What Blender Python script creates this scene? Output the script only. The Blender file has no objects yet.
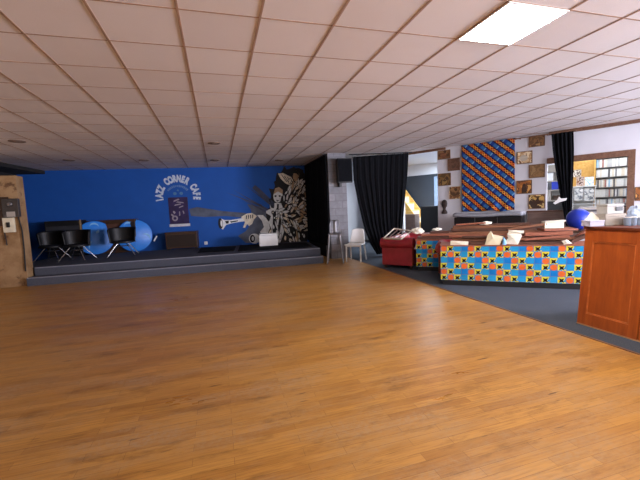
import bpy, math, random
import numpy as np
from mathutils import Vector, Matrix
random.seed(7)
scene = bpy.context.scene
COL = scene.collection
PI = math.pi

# ------------------------------------------------------------------ camera calibration
CR = Vector((0.95851911, -0.2814454, -0.04505106))
CF = Vector((0.27683583, 0.95688919, -0.08789194))
CU = Vector((0.06784565, 0.07177436, 0.99511075))
FPX = 350.0
EYE = Vector((0, 0, 1.4))

def ray(u, v):
    return CR * ((u - 320) / FPX) + CF + CU * ((240 - v) / FPX)
def at_z(u, v, z):
    d = ray(u, v); return EYE + d * ((z - 1.4) / d.z)
def at_plane(u, v, p, n):
    d = ray(u, v); p = Vector(p); n = Vector(n)
    return EYE + d * (n.dot(p - EYE) / n.dot(d))
def at_Y(u, v, Y):
    return at_plane(u, v, (0, Y, 0), (0, 1, 0))

# diagonal wall frame: s runs along the wall to the right, t into the room behind it
W0 = Vector((5.3, 9.3, 0)); WD = Vector((0.5697, -0.8219, 0)); WN = Vector((0.8219, 0.5697, 0))
WROT = math.atan2(WD.y, WD.x)
def W(s, t, z=0): return W0 + WD * s + WN * t + Vector((0, 0, z))
def wall_st(u, v, t=0.0):
    q = at_plane(u, v, W0 + WN * t, WN); return (q - W0).dot(WD), q.z
# stage back wall
B0 = Vector((2.9, 11.68, 0)); BD = Vector((1, -0.09, 0)).normalized(); BN = Vector((-0.09, -1, 0)).normalized()
BROT = math.atan2(BD.y, BD.x)
def bw(u, v, off=0.0):
    return at_plane(u, v, B0 + BN * off, BN)
# stage front
SD = Vector((6.67, -0.48, 0)).normalized(); SN = Vector((-SD.y, SD.x, 0))
SROT = math.atan2(SD.y, SD.x)
S0 = Vector((-1.39, 8.90, 0))
# printed bench frame
E0 = Vector((3.627, 5.145, 0)); ED = Vector((0.790, -0.613, 0)).normalized(); EM = Vector((-ED.y, ED.x, 0))
EROT = math.atan2(ED.y, ED.x)
def Ep(e, m, z=0): return E0 + ED * e + EM * m + Vector((0, 0, z))
def at_m(u, v, m): return at_plane(u, v, E0 + EM * m, EM)

# ------------------------------------------------------------------ materials
def lin(c):
    c = c / 255.0
    return c / 12.92 if c <= 0.04045 else ((c + 0.055) / 1.055) ** 2.4
def rgb(r, g, b): return (lin(r), lin(g), lin(b), 1)
MATS = {}
def mat(name, col, rough=0.6, metal=0.0, noise=0.12, scale=8.0, spec=0.5, bump=0.0, emit=0.0, coord='Object'):
    if name in MATS: return MATS[name]
    m = bpy.data.materials.new(name); m.use_nodes = True
    nt = m.node_tree; b = nt.nodes['Principled BSDF']
    b.inputs['Roughness'].default_value = rough; b.inputs['Metallic'].default_value = metal
    b.inputs['Specular IOR Level'].default_value = spec
    tc = nt.nodes.new('ShaderNodeTexCoord'); n = nt.nodes.new('ShaderNodeTexNoise')
    n.inputs['Scale'].default_value = scale; n.inputs['Detail'].default_value = 5
    nt.links.new(tc.outputs[coord], n.inputs['Vector'])
    r = nt.nodes.new('ShaderNodeMapRange')
    r.inputs['From Min'].default_value = .3; r.inputs['From Max'].default_value = .7
    r.inputs['To Min'].default_value = 1 - noise; r.inputs['To Max'].default_value = 1 + noise
    nt.links.new(n.outputs['Fac'], r.inputs['Value'])
    mx = nt.nodes.new('ShaderNodeVectorMath'); mx.operation = 'SCALE'
    mx.inputs[0].default_value = col[:3]; nt.links.new(r.outputs['Result'], mx.inputs['Scale'])
    nt.links.new(mx.outputs['Vector'], b.inputs['Base Color'])
    if bump:
        bp = nt.nodes.new('ShaderNodeBump'); bp.inputs['Strength'].default_value = bump; bp.inputs['Distance'].default_value = .01
        nt.links.new(n.outputs['Fac'], bp.inputs['Height']); nt.links.new(bp.outputs['Normal'], b.inputs['Normal'])
    if emit:
        b.inputs['Emission Color'].default_value = col; b.inputs['Emission Strength'].default_value = emit
    MATS[name] = m
    return m

class NT:
    """tiny node builder"""
    def __init__(s, m): s.nt = m.node_tree
    def n(s, t, **k):
        x = s.nt.nodes.new(t)
        for a, v in k.items(): setattr(x, a, v)
        return x
    def l(s, a, b): s.nt.links.new(a, b)
    def math(s, op, a, b=None, c=None):
        x = s.n('ShaderNodeMath', operation=op)
        for i, v in enumerate((a, b, c)):
            if v is None: continue
            if isinstance(v, (int, float)): x.inputs[i].default_value = v
            else: s.l(v, x.inputs[i])
        return x.outputs[0]
    def mix(s, f, a, b):
        x = s.n('ShaderNodeMix', data_type='RGBA')
        for v, i in ((f, 0), (a, 6), (b, 7)):
            if isinstance(v, (int, float)): x.inputs[i].default_value = v
            elif isinstance(v, tuple): x.inputs[i].default_value = v
            else: s.l(v, x.inputs[i])
        return x.outputs[2]
    def noise(s, vec, scale, detail=4, rough=.5):
        x = s.n('ShaderNodeTexNoise'); x.inputs['Scale'].default_value = scale
        x.inputs['Detail'].default_value = detail; x.inputs['Roughness'].default_value = rough
        if vec is not None: s.l(vec, x.inputs['Vector'])
        return x.outputs['Fac']
    def rng(s, v, a, b, c, d):
        x = s.n('ShaderNodeMapRange'); s.l(v, x.inputs['Value'])
        for nm, q in (('From Min', a), ('From Max', b), ('To Min', c), ('To Max', d)): x.inputs[nm].default_value = q
        return x.outputs['Result']

def newmat(name):
    m = bpy.data.materials.new(name); m.use_nodes = True; MATS[name] = m
    return m, NT(m), m.node_tree.nodes['Principled BSDF']

def floor_mat():
    m, N, b = newmat('strip_wood')
    g = N.n('ShaderNodeTexCoord').outputs['Object']
    br = N.n('ShaderNodeTexBrick'); N.l(g, br.inputs['Vector'])
    br.offset = .37; br.offset_frequency = 2
    br.inputs['Scale'].default_value = 1; br.inputs['Brick Width'].default_value = .62; br.inputs['Row Height'].default_value = .066
    br.inputs['Mortar Size'].default_value = .0014; br.inputs['Bias'].default_value = 0
    br.inputs['Color1'].default_value = (0, 0, 0, 1); br.inputs['Color2'].default_value = (1, 1, 1, 1); br.inputs['Mortar'].default_value = (.5, .5, .5, 1)
    mp = N.n('ShaderNodeMapping'); mp.inputs['Scale'].default_value = (2.2, 34, 1); N.l(g, mp.inputs['Vector'])
    grain = N.noise(mp.outputs['Vector'], 2.2, 6, .6)
    mp2 = N.n('ShaderNodeMapping'); mp2.inputs['Scale'].default_value = (.7, 2.4, 1); N.l(g, mp2.inputs['Vector'])
    big = N.noise(mp2.outputs['Vector'], 1.3, 5, .6)
    fine = N.noise(g, 30, 5, .7)
    c1 = N.mix(br.outputs['Color'], rgb(162, 110, 46), rgb(190, 138, 66))
    c2 = N.mix(N.rng(grain, .42, .68, 0, .6), c1, rgb(116, 74, 32))
    c3 = N.mix(N.rng(big, .42, .66, 0, .55), c2, rgb(186, 138, 72))
    mp3 = N.n('ShaderNodeMapping'); mp3.inputs['Scale'].default_value = (1.0, 3.2, 1); N.l(g, mp3.inputs['Vector'])
    wear = N.math('MULTIPLY', N.rng(N.noise(mp3.outputs['Vector'], .9, 7, .68), .46, .66, 0, 1), N.rng(fine, .38, .62, .15, .85))
    c4 = N.mix(wear, c3, rgb(164, 136, 106))
    c5 = N.mix(N.rng(N.noise(mp3.outputs['Vector'], 1.9, 7, .72), .54, .74, 0, .75), c4, rgb(92, 56, 24))
    mp4 = N.n('ShaderNodeMapping'); mp4.inputs['Scale'].default_value = (3.0, 26, 1); N.l(g, mp4.inputs['Vector'])
    c5 = N.mix(N.rng(N.noise(mp4.outputs['Vector'], 1.0, 3, .5), .68, .74, 0, .8), c5, rgb(70, 40, 16))
    c6 = N.mix(N.math('MULTIPLY', br.outputs['Fac'], .45), c5, rgb(76, 46, 20))
    N.l(c6, b.inputs['Base Color'])
    N.l(N.rng(big, .3, .7, .27, .42), b.inputs['Roughness'])
    bp = N.n('ShaderNodeBump'); bp.inputs['Strength'].default_value = .12; bp.inputs['Distance'].default_value = .004
    N.l(N.math('ADD', grain, N.math('MULTIPLY', br.outputs['Fac'], -1.2)), bp.inputs['Height']); N.l(bp.outputs['Normal'], b.inputs['Normal'])
    return m
def ceil_mat():
    m, N, b = newmat('ceiling_tile')
    g = N.n('ShaderNodeTexCoord').outputs['Object']
    sp = N.n('ShaderNodeSeparateXYZ'); N.l(g, sp.inputs[0])
    ix = N.math('FLOOR', N.math('DIVIDE', N.math('ADD', sp.outputs[0], 1.3786), .6)); iy = N.math('FLOOR', N.math('DIVIDE', N.math('SUBTRACT', sp.outputs[1], 2.854), .6))
    cb = N.n('ShaderNodeCombineXYZ'); N.l(ix, cb.inputs[0]); N.l(iy, cb.inputs[1])
    wn = N.n('ShaderNodeTexWhiteNoise'); N.l(cb.outputs[0], wn.inputs['Vector'])
    stain = N.noise(g, .8, 5, .6)
    c = N.mix(wn.outputs['Value'], rgb(222, 215, 212), rgb(231, 225, 222))
    c = N.mix(N.rng(stain, .5, .75, 0, .35), c, rgb(212, 200, 190))
    c = N.mix(N.rng(N.noise(g, 160, 2, .5), .5, .7, 0, .25), c, rgb(196, 184, 176))
    N.l(c, b.inputs['Base Color']); b.inputs['Roughness'].default_value = .9
    b.inputs['Specular IOR Level'].default_value = .1
    return m
def carpet_mat(name='carpet', c1=rgb(58, 64, 74), c2=rgb(84, 90, 100)):
    m, N, b = newmat(name)
    g = N.n('ShaderNodeTexCoord').outputs['Object']
    c = N.mix(N.rng(N.noise(g, 90, 4, .7), .3, .7, 0, 1), c1, c2)
    c = N.mix(N.rng(N.noise(g, 1.5, 4, .6), .5, .75, 0, .4), c, c2)
    N.l(c, b.inputs['Base Color']); b.inputs['Roughness'].default_value = .95; b.inputs['Specular IOR Level'].default_value = .1
    return m
def brick_mat():
    m, N, b = newmat('grey_painted_blocks')
    g = N.n('ShaderNodeTexCoord').outputs['Object']
    sp = N.n('ShaderNodeSeparateXYZ'); N.l(g, sp.inputs[0])
    cb = N.n('ShaderNodeCombineXYZ'); N.l(sp.outputs[0], cb.inputs[0]); N.l(sp.outputs[2], cb.inputs[1])
    br = N.n('ShaderNodeTexBrick'); N.l(cb.outputs[0], br.inputs['Vector']); br.inputs['Scale'].default_value = 1
    br.inputs['Brick Width'].default_value = .42; br.inputs['Row Height'].default_value = .2; br.inputs['Mortar Size'].default_value = .008
    br.inputs['Color1'].default_value = rgb(118, 118, 124); br.inputs['Color2'].default_value = rgb(140, 139, 144); br.inputs['Mortar'].default_value = rgb(108, 107, 112)
    c = N.mix(N.rng(N.noise(g, 9, 5, .7), .4, .7, 0, .5), br.outputs['Color'], rgb(98, 96, 100))
    N.l(c, b.inputs['Base Color']); b.inputs['Roughness'].default_value = .85
    return m
def plaster_mat():
    m, N, b = newmat('worn_plaster')
    g = N.n('ShaderNodeTexCoord').outputs['Object']
    c = N.mix(N.rng(N.noise(g, 3, 6, .65), .4, .7, 0, 1), rgb(164, 132, 94), rgb(130, 96, 60))
    c = N.mix(N.rng(N.noise(g, 2.1, 7, .7), .56, .62, 0, .85), c, rgb(84, 52, 28))
    N.l(c, b.inputs['Base Color']); b.inputs['Roughness'].default_value = .9
    return m
def wood_mat(name, c1, c2, rough=.45, axis=0, sc=1.0, spec=.5):
    m, N, b = newmat(name)
    g = N.n('ShaderNodeTexCoord').outputs['Object']
    mp = N.n('ShaderNodeMapping'); s = [16 * sc] * 3; s[axis] = 1.6 * sc; mp.inputs['Scale'].default_value = s; N.l(g, mp.inputs['Vector'])
    f = N.noise(mp.outputs['Vector'], 1.6, 6, .62)
    f2 = N.noise(g, 2.6 * sc, 4, .6)
    c = N.mix(N.rng(f, .3, .7, 0, 1), c1, c2)
    c = N.mix(N.rng(f2, .5, .72, 0, .5), c, c1)
    N.l(c, b.inputs['Base Color']); b.inputs['Roughness'].default_value = rough; b.inputs['Specular IOR Level'].default_value = spec
    return m
def tapestry_mat():
    m, N, b = newmat('chain_print_cloth')
    uv = N.n('ShaderNodeTexCoord').outputs['UV']
    sp = N.n('ShaderNodeSeparateXYZ'); N.l(uv, sp.inputs[0])
    x, y = sp.outputs[0], sp.outputs[1]                     # metres: x to the right, y downwards
    a = math.radians(43); ca, sa = math.cos(a), math.sin(a)
    p = N.math('ADD', N.math('MULTIPLY', x, ca), N.math('MULTIPLY', y, sa))
    q = N.math('SUBTRACT', N.math('MULTIPLY', y, ca), N.math('MULTIPLY', x, sa))
    P = .205
    qf = N.math('FRACT', N.math('DIVIDE', q, P))            # 0..1 across one stripe pair
    band = N.math('LESS_THAN', qf, .5)                      # chain band
    L = .145
    def ringf(off):
        pf = N.math('FRACT', N.math('ADD', N.math('DIVIDE', p, L), off))
        dp = N.math('MULTIPLY', N.math('SUBTRACT', pf, .5), L)
        dq = N.math('MULTIPLY', N.math('SUBTRACT', qf, .25), P)
        return N.math('SQRT', N.math('ADD', N.math('MULTIPLY', dp, dp), N.math('MULTIPLY', dq, dq)))
    r1 = ringf(0.0); r2 = ringf(.48)
    def ann(r, c, w): return N.math('LESS_THAN', N.math('ABSOLUTE', N.math('SUBTRACT', r, c)), w)
    ring = N.math('MAXIMUM', ann(r1, .030, .0078), ann(r2, .027, .0072))
    core = N.math('MAXIMUM', N.math('LESS_THAN', r1, .013), N.math('LESS_THAN', r2, .011))
    var = N.noise(uv, 9, 3, .5)
    col_ring = N.mix(N.rng(var, .42, .58, 0, 1), rgb(216, 108, 34), rgb(226, 164, 60))
    dark = N.mix(N.rng(N.noise(uv, 14, 2, .5), .45, .55, 0, 1), rgb(70, 22, 20), rgb(40, 30, 60))
    chain = N.mix(ring, dark, col_ring); chain = N.mix(core, chain, rgb(190, 50, 26))
    pf = N.math('FRACT', N.math('DIVIDE', p, .21))
    blue = N.mix(N.math('LESS_THAN', pf, .5), rgb(34, 62, 132), rgb(50, 98, 152))
    blue = N.mix(N.math('LESS_THAN', N.math('ABSOLUTE', N.math('SUBTRACT', pf, .55)), .06), blue, rgb(110, 156, 190))
    blue = N.mix(ann(qf, .53, .03), blue, rgb(20, 26, 70)); blue = N.mix(ann(qf, .97, .03), blue, rgb(20, 26, 70))
    c = N.mix(band, blue, chain)
    N.l(c, b.inputs['Base Color']); b.inputs['Roughness'].default_value = .9; b.inputs['Specular IOR Level'].default_value = .1
    return m
def art_mat(name, cols, scale=7, seed=0.0):
    m, N, b = newmat(name)
    g = N.n('ShaderNodeTexCoord').outputs['Object']
    mp = N.n('ShaderNodeMapping'); mp.inputs['Location'].default_value = (seed, seed * 1.7, seed * .3); N.l(g, mp.inputs['Vector'])
    f = N.noise(mp.outputs['Vector'], scale, 3, .5)
    cr = N.n('ShaderNodeValToRGB'); N.l(f, cr.inputs[0]); cr.color_ramp.interpolation = 'CONSTANT'
    e = cr.color_ramp.elements
    pos = [0, .42, .5, .58]
    e[0].position = 0; e[0].color = cols[0]; e[1].position = pos[1]; e[1].color = cols[1]
    for i in range(2, len(cols)):
        x = e.new(pos[i]); x.color = cols[i]
    N.l(cr.outputs[0], b.inputs['Base Color']); b.inputs['Roughness'].default_value = .5
    return m

M_FLOOR = floor_mat(); M_CEIL = ceil_mat(); M_CARPET = carpet_mat(); M_BRICK = brick_mat(); M_PLASTER = plaster_mat()
M_STAGECARPET = carpet_mat('stage_carpet', rgb(66, 69, 80), rgb(92, 95, 106))
M_BLUEWALL = mat('blue_wall_paint', rgb(12, 80, 164), .75, noise=.05, scale=3, coord='Object')
M_WHITEWALL = mat('white_wall_paint', rgb(212, 213, 220), .8, noise=.03, scale=3)
M_DARKWALL = mat('dark_wall_paint', rgb(30, 28, 28), .9)
M_CREAMWALL = mat('cream_wall_paint', rgb(205, 188, 165), .85, noise=.04, scale=2)
M_TBAR = mat('ceiling_bar_paint', rgb(160, 130, 108), .7, noise=.15, scale=3)
M_BEAM = wood_mat('beam_wood', rgb(92, 58, 40), rgb(128, 92, 68), .6)
M_BAR = wood_mat('bar_veneer', rgb(136, 60, 16), rgb(176, 86, 28), .38, axis=2, sc=.7)
M_BARDARK = wood_mat('bar_edge_wood', rgb(84, 34, 14), rgb(118, 52, 20), .4, axis=1)
M_BLACKCLOTH = mat('black_cloth', rgb(17, 18, 22), .95, spec=.1, noise=.2, scale=20)
M_BLACK = mat('black_plastic', rgb(20, 20, 22), .5)
M_BLACKGLOSS = mat('black_vinyl', rgb(15, 15, 18), .5, spec=.35)
M_CHROME = mat('chrome', rgb(210, 210, 212), .25, metal=1.0, noise=.02)
M_STEEL = mat('galvanised_steel', rgb(128, 127, 130), .40, metal=.9, noise=.15)
M_WHITEPL = mat('white_plastic', rgb(236, 236, 234), .45, noise=.03)
M_PAPER = mat('paper', rgb(232, 226, 208), .9, noise=.05, scale=4)
M_CREAMPAPER = mat('cream_paper', rgb(226, 216, 186), .9, noise=.05, scale=4)
M_RED = mat('red_leather', rgb(150, 34, 46), .42, noise=.18, scale=6, bump=.1)
M_STUD = mat('brass_stud', rgb(150, 120, 80), .35, metal=.9)
M_BOARD = [wood_mat('board_wood_brown', rgb(104, 62, 40), rgb(150, 100, 70), .6), wood_mat('board_wood_red', rgb(124, 64, 46), rgb(170, 106, 78), .6),
           wood_mat('board_wood_dark', rgb(66, 38, 28), rgb(104, 64, 46), .6)]
M_PINE = wood_mat('pine', rgb(206, 156, 78), rgb(232, 192, 112), .5, axis=0, sc=.8)
M_PALEWOOD = wood_mat('pale_wood', rgb(176, 166, 150), rgb(205, 196, 180), .6)
M_GREYBROWN = wood_mat('grey_brown_wood', rgb(92, 72, 64), rgb(122, 100, 90), .55)
M_DARKBROWN = wood_mat('dark_brown_wood', rgb(52, 30, 16), rgb(74, 46, 26), .5)
M_GREYCLOTH = mat('grey_cloth', rgb(150, 152, 160), .9, noise=.1, scale=15)
M_BALL = mat('blue_rubber', rgb(34, 58, 176), .32, noise=.04)
M_TABLEBLUE = mat('blue_laminate', rgb(44, 132, 226), .4, noise=.04)
M_LIGHTBLUE = mat('light_blue_paint', rgb(120, 182, 232), .5, noise=.04)
M_GREYBOX = mat('beige_card', rgb(160, 152, 142), .8, noise=.04)
M_SLATE = mat('slate_blue_paint', rgb(48, 55, 66), .5, noise=.08, scale=2)
M_LED = None

# ------------------------------------------------------------------ mesh builder
class MB:
    def __init__(s): s.v = []; s.f = []; s.mi = []; s.uv = {}
    def face(s, idx, mi=0): s.f.append(tuple(idx)); s.mi.append(mi)
    def box(s, x0, x1, y0, y1, z0, z1, mi=0, M=None):
        P = [(x0, y0, z0), (x1, y0, z0), (x1, y1, z0), (x0, y1, z0), (x0, y0, z1), (x1, y0, z1), (x1, y1, z1), (x0, y1, z1)]
        return s.hexa(P, mi, M)
    def hexa(s, P, mi=0, M=None):
        b = len(s.v)
        for p in P: s.v.append(tuple(M @ Vector(p)) if M is not None else tuple(p))
        for q in ((0, 3, 2, 1), (4, 5, 6, 7), (0, 1, 5, 4), (1, 2, 6, 5), (2, 3, 7, 6), (3, 0, 4, 7)):
            s.face([b + i for i in q], mi)
        return s
    def poly(s, pts, mi=0):
        b = len(s.v); s.v += [tuple(p) for p in pts]; s.face(range(b, b + len(pts)), mi); return s
    def prism(s, pts, vec, mi=0):
        """extrude a planar polygon by vec (closed)"""
        b = len(s.v); n = len(pts); vec = Vector(vec)
        s.v += [tuple(p) for p in pts] + [tuple(Vector(p) + vec) for p in pts]
        s.face(reversed(range(b, b + n)), mi); s.face(range(b + n, b + 2 * n), mi)
        for i in range(n):
            j = (i + 1) % n; s.face((b + i, b + j, b + n + j, b + n + i), mi)
        return s
    def tube(s, path, r, seg=10, mi=0, closed=False, cap=True):
        path = [Vector(p) for p in path]; n = len(path); rr = r if isinstance(r, (list, tuple)) else [r] * n
        b = len(s.v); up = None
        for i, p in enumerate(path):
            if closed: t = path[(i + 1) % n] - path[i - 1]
            else: t = path[min(i + 1, n - 1)] - path[max(i - 1, 0)]
            t.normalize()
            if up is None:
                up = Vector((0, 0, 1)) if abs(t.z) < .9 else Vector((1, 0, 0))
            a = t.cross(up)
            if a.length < 1e-4: a = t.cross(Vector((0, 1, 0)))
            a.normalize(); c = a.cross(t).normalized(); up = c
            for k in range(seg):
                an = 2 * PI * k / seg; s.v.append(tuple(p + (a * math.cos(an) + c * math.sin(an)) * rr[i]))
        for i in range(n if closed else n - 1):
            for k in range(seg):
                i2 = (i + 1) % n; k2 = (k + 1) % seg
                s.face((b + i * seg + k, b + i * seg + k2, b + i2 * seg + k2, b + i2 * seg + k), mi)
        if cap and not closed:
            s.face([b + k for k in reversed(range(seg))], mi); s.face([b + (n - 1) * seg + k for k in range(seg)], mi)
        return s
    def lathe(s, prof, seg=24, mi=0, M=None, sx=1.0, sy=1.0):
        b = len(s.v); n = len(prof)
        for r, z in prof:
            for k in range(seg):
                a = 2 * PI * k / seg; p = Vector((r * math.cos(a) * sx, r * math.sin(a) * sy, z))
                s.v.append(tuple(M @ p if M is not None else p))
        for i in range(n - 1):
            for k in range(seg):
                k2 = (k + 1) % seg; s.face((b + i * seg + k, b + i * seg + k2, b + (i + 1) * seg + k2, b + (i + 1) * seg + k), mi)
        s.face([b + k for k in reversed(range(seg))], mi); s.face([b + (n - 1) * seg + k for k in range(seg)], mi)
        return s
    def grid(s, fn, nu, nv, mi=0, uvfn=None):
        b = len(s.v)
        for j in range(nv + 1):
            for i in range(nu + 1):
                s.v.append(tuple(fn(i / nu, j / nv)))
                if uvfn: s.uv[len(s.v) - 1] = uvfn(i / nu, j / nv)
        for j in range(nv):
            for i in range(nu):
                q = b + j * (nu + 1) + i; s.face((q, q + 1, q + nu + 2, q + nu + 1), mi)
        return s
    def build(s, name, mats, parent=None, loc=None, rotz=0.0, smooth=False, bevel=0.0, solid=0.0, seg=2, label=None):
        me = bpy.data.meshes.new(name); me.from_pydata(s.v, [], s.f)
        if not isinstance(mats, (list, tuple)): mats = [mats]
        for m in mats: me.materials.append(m)
        me.polygons.foreach_set('material_index', s.mi)
        if s.uv:
            ul = me.uv_layers.new(name='UVMap')
            for lp in me.loops: ul.data[lp.index].uv = s.uv.get(lp.vertex_index, (0, 0))
        me.update()
        o = bpy.data.objects.new(name, me); COL.objects.link(o)
        if loc is not None: o.location = loc
        o.rotation_euler.z = rotz
        if parent is not None: o.parent = parent
        if smooth:
            me.polygons.foreach_set('use_smooth', [True] * len(me.polygons))
            try: me.set_sharp_from_angle(angle=math.radians(40))
            except Exception: pass
        if solid:
            md = o.modifiers.new('Solidify', 'SOLIDIFY'); md.thickness = solid; md.offset = 0
        if bevel:
            md = o.modifiers.new('Bevel', 'BEVEL'); md.width = bevel; md.segments = seg; md.limit_method = 'ANGLE'; md.angle_limit = math.radians(40)
        if label: o['label'] = label
        return o

def thing(name, label, cat, loc=(0, 0, 0), rotz=0.0, group=None):
    o = bpy.data.objects.new(name, None); COL.objects.link(o); o.empty_display_size = .1
    o.location = loc; o.rotation_euler.z = rotz
    return tag(o, label, cat, group)
def tag(o, label, cat, group=None):
    o['label'] = label; o['category'] = cat
    if group: o['group'] = group
    return o
def struct(o): o['kind'] = 'structure'; return o
def copy_tree(o, parent=None):
    c = o.copy(); COL.objects.link(c)
    if parent is not None: c.parent = parent
    for ch in list(o.children): copy_tree(ch, c)
    return c

# ================================================================== SETTING
CEIL = 2.9
struct(MB().box(-5.9, 3.48, -3, 13, -.12, 0).build('floor', M_FLOOR))
struct(MB().box(3.48, 15, -3, 16, -.12, 0).build('floor', M_CARPET))
# metal-brown edge strip between wood and carpet
struct(MB().box(3.465, 3.495, -3, 8.7, 0, .005).build('trim_1', M_BEAM))
WX, WY = W(8.0, 0).x, W(8.0, 0).y
cpoly = [(-5.9, -3), (WX, -3), (WX, WY), (5.12, 9.56), (2.95, 12.69), (-5.9, 12.7)]
struct(MB().prism([(x, y, CEIL) for x, y in cpoly], (0, 0, .1)).build('ceiling', M_CEIL))
def clip(a, b):
    """clip the horizontal line a-b to the convex ceiling outline"""
    t0, t1 = 0, 1; d = (b[0] - a[0], b[1] - a[1])
    for i in range(len(cpoly)):
        p, q = cpoly[i], cpoly[(i + 1) % len(cpoly)]
        nx, ny = -(q[1] - p[1]), q[0] - p[0]
        den = nx * d[0] + ny * d[1]; num = nx * (a[0] - p[0]) + ny * (a[1] - p[1])
        if abs(den) < 1e-9:
            if num < 0: return None
            continue
        t = -num / den
        if den > 0: t0 = max(t0, t)
        else: t1 = min(t1, t)
    return None if t0 >= t1 else (t0, t1)
bars = MB()
for i in range(-8, 22):
    x = -1.3786 + .6 * i; r = clip((x, -3), (x, 13))
    if r: bars.box(x - .0095, x + .0095, -3 + 16 * r[0] + .01, -3 + 16 * r[1] - .01, CEIL - .004, CEIL)
for j in range(-12, 20):
    y = 2.854 + .6 * j; r = clip((-6, y), (12, y))
    if r: bars.box(-6 + 18 * r[0] + .01, -6 + 18 * r[1] - .01, y - .006, y + .006, CEIL - .003, CEIL)
struct(bars.build('trim_2', M_TBAR))
# outer walls behind and beside the camera
struct(MB().box(-5.3, -5.2, -3, 9.5, 0, CEIL).build('wall_left', M_CREAMWALL))
fw = MB()   # near wall, two unseen window openings added to let light in
for a, b_, c, d in ((-5.3, -3.6, 0, CEIL), (-3.6, 1.2, 0, .9), (-3.6, 1.2, 2.5, CEIL), (1.2, 3.6, 0, CEIL), (3.6, 8.4, 0, .9), (3.6, 8.4, 2.5, CEIL), (8.4, WX + .1, 0, CEIL)):
    fw.box(a, b_, -3.1, -3, c, d)
struct(fw.build('wall_front', M_CREAMWALL))
for k, (a, b_) in enumerate(((-3.6, 1.2), (3.6, 8.4))):
    w = MB()
    for i in range(4):
        x = a + (b_ - a) * i / 3; w.box(x - .035, x + .035, -3.09, -3.02, .9, 2.5)
    w.box(a, b_, -3.09, -3.02, .9, .96); w.box(a, b_, -3.09, -3.02, 2.44, 2.5)
    struct(w.build('added_window_%d' % (k + 1), M_WHITEWALL))
rw = MB()  # right wall, opening added for the unseen side light
for a in ((-3, -2.15, 0, CEIL), (.95, WY, 0, CEIL), (-2.15, .95, 0, 1.0), (-2.15, .95, 2.5, CEIL)): rw.box(WX, WX + .1, a[0], a[1], a[2], a[3])
struct(rw.build('wall_right', M_WHITEWALL))
w3 = MB()  # unseen frame added around the side light's opening
for y in (-2.15, -.6, .95): w3.box(WX + .02, WX + .08, y - .03, y + .03, 1.0, 2.5)
w3.box(WX + .02, WX + .08, -2.15, .95, 1.0, 1.05); w3.box(WX + .02, WX + .08, -2.15, .95, 2.45, 2.5)
struct(w3.build('added_window_3', M_WHITEWALL))
# stage back wall (blue)
bwm = MB(); a0 = B0 - BD * 8.85; a1 = B0 + BD * .25
bwm.prism([a0, a1, a1 - BN * .12, a0 - BN * .12], (0, 0, CEIL)); struct(bwm.build('wall_back', M_BLUEWALL))
# rough plaster pier left of the stage
struct(MB().hexa([(-5.75, 9.22, 0), (-4.13, 9.2, 0), (-4.13, 9.5, 0), (-5.75, 9.5, 0), (-5.75, 9.22, 2.42), (-4.13, 9.2, 2.42), (-4.13, 9.5, 2.42), (-5.75, 9.5, 2.42)]).build('wall_stage_left', M_PLASTER))
struct(MB().box(-5.2, -4.3, 9.195, 9.215, 0, .1).build('baseboard_left', M_PLASTER))
# dark side wall of the stage recess
dl = MB(); pa, pb = Vector((-5.62, 9.52, 0)), Vector((-5.55, 12.44, 0))
dl.prism([pa, pb, pb + Vector((-.1, 0, 0)), pa + Vector((-.1, 0, 0))], (0, 0, CEIL)); struct(dl.build('wall_stage_side', M_DARKWALL))
sf = MB().hexa([(-5.6, 9.3, 2.80), (-5.12, 9.3, 2.80), (-4.80, 12.35, 2.80), (-5.54, 12.4, 2.80), (-5.6, 9.3, 2.895), (-5.12, 9.3, 2.895), (-4.80, 12.35, 2.895), (-5.54, 12.4, 2.895)])
struct(sf.build('trim_8', M_DARKWALL))
# grey block pier right of the stage
pr = MB().box(2.98, 3.5, 9.2, 9.7, 0, CEIL); struct(pr.build('wall_pier', M_BRICK))
struct(MB().box(3.0, 4.1, 11.72, 11.82, 0, CEIL).build('wall_rear', M_WHITEWALL))
struct(MB().box(3.98, 4.08, 11.82, 12.5, 0, CEIL).build('wall_rear_side', M_WHITEWALL))
struct(MB().box(2.98, 3.06, 9.7, 11.72, 0, CEIL).build('wall_stage_right', M_DARKWALL))

# diagonal wall with a doorway and a serving hatch
dw = MB()
def wseg(s0, s1, z0, z1, t0=0.0, t1=.12, mb=None, mi=0):
    (mb or dw).hexa([W(s0, t0, z0), W(s1, t0, z0), W(s1, t1, z0), W(s0, t1, z0), W(s0, t0, z1), W(s1, t0, z1), W(s1, t1, z1), W(s0, t1, z1)], mi)
wseg(-.35, .0, 0, CEIL); wseg(1.04, 3.587, 0, CEIL); wseg(3.587, 5.0, 0, .95); wseg(3.587, 5.0, 2.32, CEIL); wseg(5.0, 8.0, 0, CEIL)
struct(dw.build('wall_diagonal', M_WHITEWALL))
tb = MB(); wseg(-.1, 1.28, 2.84, 2.9, -.05, -.002, tb); struct(tb.build('trim_3', M_BEAM))
tb = MB(); wseg(3.62, 8.0, 2.83, 2.9, -.06, -.002, tb); struct(tb.build('trim_4', M_BEAM))
tb = MB(); wseg(3.587, 5.1, 2.20, 2.32, -.03, .14, tb); struct(tb.build('trim_5', M_BEAM))
tb = MB(); wseg(4.985, 5.1, .95, 2.20, -.03, .14, tb); struct(tb.build('trim_6', M_BEAM))
tb = MB(); wseg(3.56, 5.1, .95, .985, -.06, .3, tb); struct(tb.build('trim_7', M_GREYBROWN))
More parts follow.
